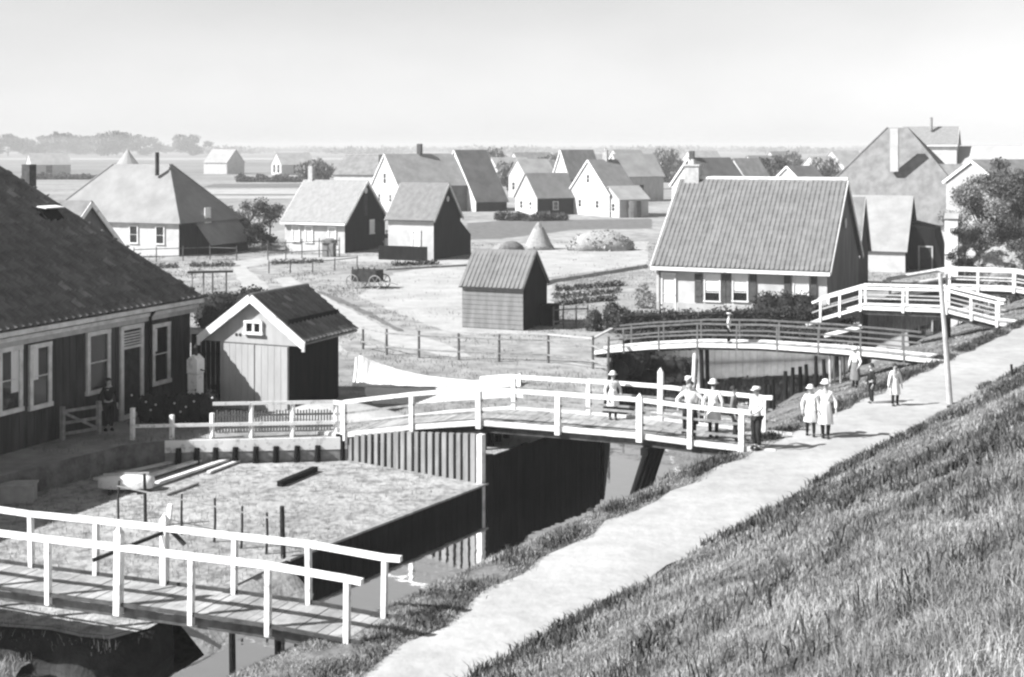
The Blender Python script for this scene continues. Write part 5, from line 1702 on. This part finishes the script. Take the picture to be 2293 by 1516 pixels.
# hedge of the near farmhouse garden
e = []
for px in (318, 345, 372, 400, 428, 455):
    q = at(px, 958, LAND); e.append(((q.x, q.y + .7, LAND + .45 + random.uniform(-.05, .08)), (.42, .42, .55)))
bush('hedge', 'dark flowering shrub hedge in the garden of the dark farmhouse', e, 3000, .055, leaf_dark, 'hedge')
mb_pts = []
for i in range(9):
    q = e[random.randrange(6)]
    a_ = random.uniform(0, 6.28)
    mb_pts.append(Vector((q[0][0] + .4 * math.cos(a_), q[0][1] - .42, q[0][2] + random.uniform(-.1, .5))))
mb = MB()
for q in mb_pts:
    mb = MB(); mb.lathe(q, [(.01, -.035), (.042, 0), (.01, .035)], 6)
    mb.build('flower', old_white, bpy.data.objects['hedge'])
# clipped hedge and bush before the cottage
hedge_l = []
a_, b_ = Vector((4.95, 62.9, 0)), Vector((16.0, 65.0, 0))
n_ = 30
for i in range(n_):
    q = a_.lerp(b_, i / (n_ - 1)); hedge_l.append(((q.x, q.y, LAND + .42 + random.uniform(-.06, .06)), (.75, .7, .7 * random.uniform(.85, 1.1))))
    q = K3.lerp(K4, i / (n_ - 1)); hedge_l.append(((q.x, q.y + .15, LAND - .2), (.7, .55, .55)))
bush('hedge', 'long clipped dark hedge along the canal before the main cottage', hedge_l, 32000, .065, M('hedge_leaves', .03, .07, scale=1.5, rough=.7, island=.5), 'hedge', core=False)
mb = MB()
mb.beam(a_ + Z_ * (LAND + .35), b_ + Z_ * (LAND + .35), .8, .95)
mb.beam(K3 + Vector((.3, .35, LAND - .3)), K4 + Vector((-.3, .35, LAND - .3)), .5, .8)
mb.build('stems', leaf_dark, [o for o in bpy.data.objects if o.name.startswith('hedge') and o.get('label', '').startswith('long clipped')][0])
e = []
for px, py in ((1722, 728), (1764, 729), (1806, 731)):
    q = at(px, py, LAND); e.append(((q.x, q.y + .4, LAND + .62), (.85, .9, 1.05)))
bush('bush', 'large dense dark bush at the right corner of the main cottage', e, 8000, .07, leaf_dark)
q = at(1330, 740, LAND)
bush('bush', 'dark bush at the left end of the clipped hedge', [((q.x, q.y, LAND + .4), (.5, .6, .7)), ((q.x + .9, q.y + .5, LAND + .65), (.5, .5, .8)), ((q.x + 1.5, q.y + .7, LAND + .5), (.45, .5, .6))], 2600, .06, leaf_m)
q = at(1440, 690, LAND)
bush('bush', 'pale flowering shrub by the white door of the main cottage', [((q.x, q.y, LAND + .6), (.5, .5, .8)), ((q.x + .8, q.y - .5, LAND + .4), (.5, .5, .5))], 1500, .06, leaf_pale, core=False)
q = at(450, 760, LAND)
bush('bush', 'dark shrub between the farmhouse corner and the garage roof', [((q.x - .2, q.y + 4, LAND + .7), (1.2, .9, 1.1)), ((q.x + 1.4, q.y + 5, LAND + .8), (1.2, .9, 1.2))], 3800, .08, leaf_dark)
q = at(505, 690, LAND)
bush('bush', 'low dark scrub beyond the garage ridge', [((q.x, q.y, LAND + .3), (1.3, .8, .6)), ((q.x - 1.6, q.y + .2, LAND + .25), (1.2, .8, .55))], 2600, .08, leaf_dark)

e = []
for i in range(9):
    q = K2.lerp(K3, i / 8) + Vector((.25 + .25 * (i % 3), 0, 0)); e.append(((q.x, q.y, -1.35 + .2 * (i % 2)), (.6, .6, .6)))
for i in range(5):
    q = K3 + Vector((.6 + .55 * i, -1.2 + .15 * i, 0)); e.append(((q.x, q.y, -1.6 - .06 * i), (.55, .6, .4)))
bush('bush', 'dark overhanging bank growth at the water under the left end of the slender bridge', e, 3600, .07, leaf_dark)

def tree(name, label, base, h, cr, n, leaf=.09, mat=leaf_m, seed=0, trunk_h=.35, squash=1.0, group=None, cat='tree'):
    rnd = random.Random(seed)
    base = Vector(base)
    root = thing(name, label, cat, base, group)
    mb = MB()
    top = base + Vector((rnd.uniform(-.2, .2), rnd.uniform(-.2, .2), h * .8))
    mb.tube([base - Z_ * .1, base.lerp(top, .4), base.lerp(top, .75), top], [h * .03, h * .022, h * .012, h * .005], 8)
    ells = []
    for i in range(14):
        a = rnd.uniform(0, 6.283); f = rnd.uniform(trunk_h, .95)
        r = cr * (1 - abs(f - .6) * 1.1) * rnd.uniform(.45, .95)
        tip = base + Vector((math.cos(a) * r, math.sin(a) * r, h * f + rnd.uniform(.0, .12) * h))
        st_ = base.lerp(top, max(.2, f - .2))
        mb.tube([st_, st_.lerp(tip, .5) + Z_ * .08 * h * .3, tip], [h * .011, h * .008, h * .003], 6)
        k = cr * rnd.uniform(.26, .46)
        ells.append((tuple(tip), (k, k, k * .8 * squash)))
    ells.append((tuple(base + Z_ * h * .85), (cr * .35, cr * .35, cr * .35)))
    mb.build('trunk', bark, root)
    leaf_mesh('crown', ells, n, leaf, mat, root, shell=.25)
    return root
tree('tree', 'leafy dark tree rising at the right edge behind the haystack', at(2275, 604, LAND), 7.4, 2.8, 16000, .085, leaf_m, 1, trunk_h=.15)
tree('tree', 'loose leafy tree left of the haystack beside the narrow outhouse', at(2195, 612, LAND), 5.6, 2.3, 12000, .08, leaf_pale, 2, trunk_h=.12)
tree('tree', 'paler tree in front of the white edged gable at right', at(2222, 590, LAND), 6.6, 2.3, 11000, .085, M('mid_leaves', .08, .17, scale=1.2, rough=.8, island=.5), 3, trunk_h=.12)
tree('tree', 'small bushy tree close to the narrow outhouse wall', at(2162, 622, LAND), 3.4, 1.3, 5000, .07, leaf_dark, 4, trunk_h=.1)
tree('tree', 'low leafy bush tree between haystack and the right edge', at(2292, 640, LAND), 3.0, 1.5, 5000, .07, leaf_m, 7, trunk_h=.08)
tree('tree', 'leafy tree filling the gap beside the white edged gable', at(2248, 585, LAND), 7.2, 2.6, 13000, .09, leaf_m, 8, trunk_h=.1)
tree('tree', 'dark round tree over the roof of the main cottage', at(1730, 470, LAND), 6.5, 3.4, 3000, .2, leaf_m, 5)
for i, (px, py, h, cr, lab) in enumerate(((515, 555, 3.9, 1.7, 'leftmost small orchard tree between pyramid farm and white cottage'), (560, 552, 4.3, 1.9, 'middle small orchard tree between pyramid farm and white cottage'),
        (603, 548, 4.0, 1.8, 'orchard tree closest to the white cottage'), (585, 562, 2.4, 1.6, 'low dark fruit bush under the orchard trees'))):
    tree('orchard_tree', lab, at(px, py, LAND), h * .85, cr, 2600, .1, M('mid_leaves', .08, .17) if i != 3 else leaf_dark, 20 + i, group='orchard trees')
for i, (px, py, h, lab) in enumerate(((268, 560, 3.2, 'thin pale young tree by the pyramid farm, leftmost'), (305, 566, 2.6, 'thin pale young tree by the pyramid farm, in the middle'), (345, 562, 3.0, 'thin pale young tree by the pyramid farm, nearest its dark corner'))):
    tree('young_tree', lab, at(px, py, LAND), h, 1.1, 500, .1, leaf_pale, 30 + i, group='young trees before the farm')
q = at(541, 557, LAND)
bush('bush', 'narrow upright dark bush beside the tiny pale outhouse', [((q.x, q.y, LAND + 1.1), (.42, .42, 1.3))], 900, .1, leaf_dark)
# far trees, hazy, at the left horizon and along it
protos = []
for k in range(3):
    t = tree('far_tree', 'x', (0, 0, 0), 18, 17, 3200, 1.3, leaf_far, 50 + k, trunk_h=.12, squash=.8)
    protos.append(t)
far_spots = [(18, 860, 1.0, 'pale far tree in the haze at the left edge'), (70, 900, .78, 'low far tree just right of the left edge in haze'), (112, 1000, 1.0, 'far hazy tree left of the broad pair'), (150, 960, 1.18, 'tallest far hazy tree above the dark roof'),
             (192, 1050, 1.0, 'far hazy tree right of the tallest one'), (242, 880, 1.12, 'far hazy tree with high rounded crown above the pale haystack'), (282, 920, 1.02, 'far hazy tree directly behind the pale haystack'), (322, 980, .9, 'far hazy tree right of the pale haystack'), (432, 900, .98, 'lone far hazy tree behind the faint farmhouse'),
             (372, 1100, .55, 'tiny far tree between haystack and faint farmhouse')]
for i, (px, Y, sc_, lab) in enumerate(far_spots):
    src = protos[i % 3]
    if i < 3:
        o = src
    else:
        o = src.copy(); COL.objects.link(o)
        for ch in src.children:
            c = ch.copy(); COL.objects.link(c); c.parent = o
    Y *= 1.55; sc_ *= 1.25
    x = (px - 1146.5) / FPX * Y
    o.location = (x, Y, LAND); o.scale = (sc_, sc_, sc_ * .85); o.rotation_euler = (0, 0, i * 1.3)
    tag(o, lab, 'tree', 'far hazy trees on the horizon')
mid_spots = [(708, 250, 'hazy tree touching the chimney of the white cottage'), (1105, 330, 'hazy tree right behind the striped barn'), (1146, 260, 'hazy tree before the wide horizon roof'),
    (1236, 300, 'hazy tree above the plain grey roof'), (1448, 280, 'hazy tree left of the ribbed roof chimney'), (1502, 330, 'hazy tree at the shoulder of the ribbed roof chimney'), (1694, 260, 'hazy tree over the middle of the ribbed roof ridge'), (1768, 330, 'hazy tree behind the little white triangular gable'),
    (1856, 240, 'hazy tree at the left foot of the largest farm roof'), ]
hz_mesh = {}
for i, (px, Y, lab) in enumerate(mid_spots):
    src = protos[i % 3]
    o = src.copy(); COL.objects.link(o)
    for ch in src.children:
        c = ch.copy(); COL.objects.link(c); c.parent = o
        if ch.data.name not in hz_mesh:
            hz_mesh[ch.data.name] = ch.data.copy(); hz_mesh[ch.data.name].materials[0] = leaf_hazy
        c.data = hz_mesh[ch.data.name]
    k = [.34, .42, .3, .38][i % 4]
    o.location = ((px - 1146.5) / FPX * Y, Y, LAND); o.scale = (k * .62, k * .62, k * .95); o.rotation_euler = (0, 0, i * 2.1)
    tag(o, lab, 'tree', 'hazy trees among the far roofs')
# far hedgerows and the woods of the horizon
def hedgerow(label, px0, px1, py, h, n, size):
    a_, b_ = at(px0, py, LAND), at(px1, py, LAND)
    m = max(4, int((b_ - a_).length / (h * .55)))
    e = []
    for i in range(m):
        q = a_.lerp(b_, i / (m - 1)); k = h * random.uniform(.45, 1.15)
        e.append(((q.x, q.y + random.uniform(-1, 1), LAND + k * .4), (h * .8, h * .6, k * .6)))
    o = leaf_mesh('hedgerow', e, n, size, leaf_m, None, (a_.x, a_.y, LAND))
    return tag(o, label, 'hedge', 'hedgerows in the far fields')
hedgerow('dark hedgerow below the dark fronted cottage', 1120, 1260, 494, 1.1, 5000, .15)
hedgerow('distant hedgerow crossing the fields left of the white cottage', 540, 690, 408, 2.0, 3600, .35)
hedgerow('distant hedgerow left of the pyramid roofed farm', 60, 360, 402, 2.0, 5000, .35)
hedgerow('faint hedgerow behind the long house with white gable', 1080, 1220, 372, 3.0, 3200, .5)
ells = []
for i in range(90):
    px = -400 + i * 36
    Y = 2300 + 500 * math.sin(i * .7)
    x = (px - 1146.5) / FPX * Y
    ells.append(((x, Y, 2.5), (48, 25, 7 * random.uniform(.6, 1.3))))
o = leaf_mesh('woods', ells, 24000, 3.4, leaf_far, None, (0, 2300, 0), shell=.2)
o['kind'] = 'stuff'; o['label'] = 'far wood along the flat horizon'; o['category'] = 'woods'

# ------------------------------------------------------------------ grass
def proj(P):
    return 1146.5 + FPX * P[:, 0] / P[:, 1], 330 + FPX * (CAM_H - P[:, 2]) / P[:, 1]
def visible(P, m=850):
    x, y = proj(P)
    return (P[:, 1] > 2) & (x > -m) & (x < 2293 + m) & (y > 280) & (y < 1516 + 220)
dd = np.array(DD); dn = np.array(DN)
def clump(P, sc_, off=0.0):
    return np.array([mnoise.noise(Vector((p[0] * sc_, p[1] * sc_, off))) for p in P])
# dike slope
N = 1700000
s = rng.uniform(-4, 72, N); t = rng.uniform(.3, 11.75, N)
z = 6.4 * (11.75 - t) / 11.75
P = dd * s[:, None] + dn * t[:, None]; P[:, 2] = z - .05
dist = np.linalg.norm(P - np.array([0, 0, CAM_H]), axis=1)
keep = visible(P) & (rng.random(N) < np.minimum(1, (9.5 / dist) ** 1.5)) & (visible(P, 60) | (rng.random(N) < .65))
P, dist, s, t = P[keep], dist[keep], s[keep], t[keep]
P[:, 2] += np.array([dike_wob(a, b) for a, b in zip(s, t)])
c1 = clump(P, .55, 1.0); c2 = clump(P, 2.6, 5.0)
h = (.045 + .065 * rng.random(len(P))) * (1 + .9 * np.clip(c1, -.6, 1) + 1.6 * np.clip(c2, -.55, 1))
h = np.clip(h, .05, .5) * np.clip((dist / 16) ** -.12, .6, 1.2)
wd = .0058 * np.maximum(1, dist / 8.5) ** .85
fr = rng.random(len(P)) < np.clip(.95 + .9 * c2, .25, 1)
o = blades('grass', P[fr], h[fr], wd[fr], grass_m, lean=.9)
tag(o, 'rough long grass covering the dike slope', 'grass', kind='stuff')
# darker weeds in clumps on the slope, thickest along the foot
Nc = 1500
cs_, ct_ = rng.uniform(2, 60, Nc), 11.7 - 11.0 * rng.random(Nc) ** 1.5
rows_ = []
for a_, b_ in zip(cs_, ct_):
    if mnoise.noise(Vector((a_ * .22, b_ * .3, 8.0))) < -.02: continue
    k = int(rng.integers(14, 60)); r_ = rng.uniform(.1, .38)
    aa = rng.normal(a_, r_, k); bb = np.minimum(11.75, rng.normal(b_, r_ * .8, k))
    rows_ += [(p, q) for p, q in zip(aa, bb)]
st_ = np.array(rows_)
P = dd * st_[:, :1] + dn * st_[:, 1:]; P[:, 2] = 6.4 * (11.75 - st_[:, 1]) / 11.75 - .04
kp = visible(P); P = P[kp]
P[:, 2] += np.array([dike_wob(a_, b_) for a_, b_ in st_[kp]])
dist = np.linalg.norm(P - np.array([0, 0, CAM_H]), axis=1)
o = blades('weeds', P, rng.uniform(.08, .3, len(P)), .016 * np.maximum(1, dist / 12) ** .7, weed_m, lean=.9)
tag(o, 'dark weeds in clumps among the dike grass', 'weeds', kind='stuff')
# canal bank on the dike side and the ragged road edges
N = 900000
s = rng.uniform(8, 100, N)
tw = np.array([np.interp(s, [-40, 34, 40, 48, 70, 320], [18.1, 18.2, 18.6, 20.0, 20.6, 21])])[0]
f = rng.random(N) ** 1.05
t0_ = np.interp(s, [15.5, 18, 22, 30], [13.2, 13.4, 13.95, 14.2]) + .12 * np.sin(s * 2.3 + .4) + rng.normal(0, .05, N)
t = t0_ + (tw + .15 - t0_) * f
m1 = 14.25 + (tw - 14.25) * .45
kx = np.stack([np.full(N, 13.0), np.full(N, 14.15), np.full(N, 14.9), m1, tw - .7, tw, tw + .6], 1)
kz = np.array([0.02, -.02, -.12, -.72, -1.5, -2.0, -2.3])
z = np.zeros(N)
for k_ in range(6):
    a_ = np.clip((t - kx[:, k_]) / (kx[:, k_ + 1] - kx[:, k_]), 0, 1)
    m_ = (t >= kx[:, k_]) & (t <= kx[:, k_ + 1])
    z = np.where(m_, kz[k_] + (kz[k_ + 1] - kz[k_]) * a_, z)
P = dd * s[:, None] + dn * t[:, None]; P[:, 2] = z - .05
dist = np.linalg.norm(P - np.array([0, 0, CAM_H]), axis=1)
keep = visible(P) & (rng.random(N) < np.minimum(1, (24 / dist) ** 1.4))
P, dist, f = P[keep], dist[keep], f[keep]
c1 = clump(P, 1.1, 9.0)
h = (.055 + .1 * rng.random(len(P))) * (1 + 1.0 * np.clip(c1, -.6, 1)) * np.interp(f, [0, .15, .4, .7, 1], [.75, 1.0, .95, .75, .55])
wd = .013 * np.maximum(1, dist / 20) ** .8
o = blades('grass', P, np.clip(h, .06, .55), wd, bank_grass_m, lean=.7)
tag(o, 'rough grass on the canal bank below the road', 'grass', kind='stuff')
rows_ = []
for i in range(420):
    a_ = rng.uniform(14, 75)
    le_ = float(np.interp(a_, [15.5, 18, 22, 30], [13.25, 13.45, 14.0, 14.25]))
    if mnoise.noise(Vector((a_ * .5, 2.0, 1.0))) < -.12: continue
    k = int(rng.integers(15, 60)); c_ = le_ + .12 + abs(rng.normal(0, .3))
    rows_ += [(p, q) for p, q in zip(rng.normal(a_, .25, k), np.maximum(le_, rng.normal(c_, .12, k)))]
st_ = np.array(rows_)
P = dd * st_[:, :1] + dn * st_[:, 1:]
P[:, 2] = np.where(st_[:, 1] < 14.9, -.06, -.06 - (st_[:, 1] - 14.9) * .45)
kp = visible(P); P = P[kp]
o = blades('weeds', P, rng.uniform(.08, .26, len(P)), .018 * np.maximum(1, P[:, 1] / 24) ** .8, weed_m, lean=.9)
tag(o, 'dark ragged weeds along the canal side edge of the road', 'weeds', kind='stuff')
# thin weeds on the yard and its shore
N = 26000
P = np.stack([rng.uniform(-14, 0, N), rng.uniform(25, 41, N), np.full(N, YARD - .02)], 1)
poly = [(p.x, p.y) for p in yard]
def inside(P, poly):
    x, y = P[:, 0], P[:, 1]
    r = np.zeros(len(P), bool)
    j = len(poly) - 1
    for i in range(len(poly)):
        xi, yi = poly[i]; xj, yj = poly[j]
        c = ((yi > y) != (yj > y)) & (x < (xj - xi) * (y - yi) / (yj - yi + 1e-12) + xi)
        r ^= c
        j = i
    return r
P = P[inside(P, poly)]
c = clump(P, .9, 3.0)
sS = P @ dd
kp = rng.random(len(P)) < np.clip(.12 + c * .5 + (sS < 25.5) * .35, 0, 1)
P = P[kp]
o = blades('weeds', P, rng.uniform(.05, .2, len(P)), np.full(len(P), .014), bank_grass_m, lean=.8)
tag(o, 'sparse weeds on the bleached yard', 'weeds', kind='stuff')
# reeds at the low shore, bottom left
q = []
for i in range(1400):
    a_ = at(random.uniform(-60, 90), random.uniform(1436, 1530), -1.9)
    q.append(tuple(a_))
q = np.array(q)
sh_poly = [tuple(at(x, y, -1.9)[:2]) for x, y in ((-90, 1440), (30, 1444), (62, 1458), (88, 1476), (48, 1496), (24, 1535), (-90, 1540))]
q = q[inside(q, sh_poly)]
edge = []
for i in range(220):
    f_ = random.random()
    e0 = [Vector((-7.1, 26.2, 0)), Vector((-7.7, 25.6, 0)), Vector((-8.3, 25.75, 0)), Vector((-9, 26.1, 0)), Vector((-10.05, 26.3, 0))]
    k = random.randrange(4)
    p = e0[k].lerp(e0[k + 1], f_)
    edge.append((p.x + random.uniform(-.1, .1), p.y + random.uniform(-.2, .15), YARD - .1 - random.random() * .25))
q = np.concatenate([q, np.array(edge)])
o = blades('reeds', q, rng.uniform(.08, .3, len(q)), np.full(len(q), .013), bank_grass_m, lean=.8)
tag(o, 'ragged grass along the low shore under the nearest bridge', 'grass', kind='stuff')
# field grass of the village plots, not on the paths
N = 260000
yy = 38 + 85 * rng.random(N) ** 1.1
P = np.stack([rng.uniform(-.39, .39, N) * yy, yy, np.full(N, LAND - .02)], 1)
keep = inside(P, [(p.x, p.y) for p in polder]) & visible(P)
P = P[keep]
fx_, fy_ = proj(P)
PX = np.stack([fx_, fy_], 1)
for po in ([(796, 815), (900, 850), (1000, 862), (1080, 862), (1165, 856), (1170, 892), (1080, 900), (930, 905), (830, 905)], [(610, 625), (650, 620), (760, 680), (860, 735), (985, 765), (1060, 800), (1010, 800), (880, 775), (800, 745), (700, 690)],
           [(796, 808), (806, 795), (830, 812), (900, 832), (1000, 848), (1080, 852), (1165, 842), (1170, 880), (1080, 886), (930, 892), (830, 892), (848, 860), (800, 838)],
           [(520, 598), (548, 596), (600, 640), (590, 700), (700, 720), (780, 790), (560, 760), (545, 650)],
           [(520, 585), (640, 570), (900, 575), (1050, 583), (1045, 592), (880, 588), (640, 582), (545, 600)]):
    m = ~inside(PX, po)
    P, PX = P[m], PX[m]
c = clump(P, .25, 7.0) + .6 * clump(P, 1.3, 2.0)
mead = inside(PX, [(800, 665), (880, 612), (1050, 585), (1120, 545), (1290, 545), (1450, 540), (1452, 590), (1230, 622), (1240, 700), (1180, 745), (1030, 750), (960, 730), (890, 700)])
kp = rng.random(len(P)) < np.clip(.16 + c * .9, 0.0, 1) * np.where(mead, .12, 1)
P = P[kp]
wd = .02 * np.maximum(1, P[:, 1] / 45)
o = blades('grass', P, rng.uniform(.06, .22, len(P)), wd, M('field_grass', .09, .24, scale=.5, island=.4), lean=.8)
tag(o, 'patchy short grass on the village plots', 'grass', kind='stuff')

# ------------------------------------------------------------------ haze over the polder
mb = MB()
mb.obox((0, 1480, 4.8), Vector((3300, 0, 0)), Vector((0, 1620, 0)), Vector((0, 0, 12.2)))
hz_m = bpy.data.materials.new('haze')
hz_m.use_nodes = True
t_ = hz_m.node_tree
t_.nodes.clear()
pv = t_.nodes.new('ShaderNodeVolumePrincipled')
pv.inputs['Color'].default_value = (0.9, 0.9, 0.9, 1)
pv.inputs['Density'].default_value = 0.0005
mo = t_.nodes.new('ShaderNodeOutputMaterial')
t_.links.new(pv.outputs[0], mo.inputs['Volume'])
o = mb.build('haze', hz_m)
o['kind'] = 'stuff'
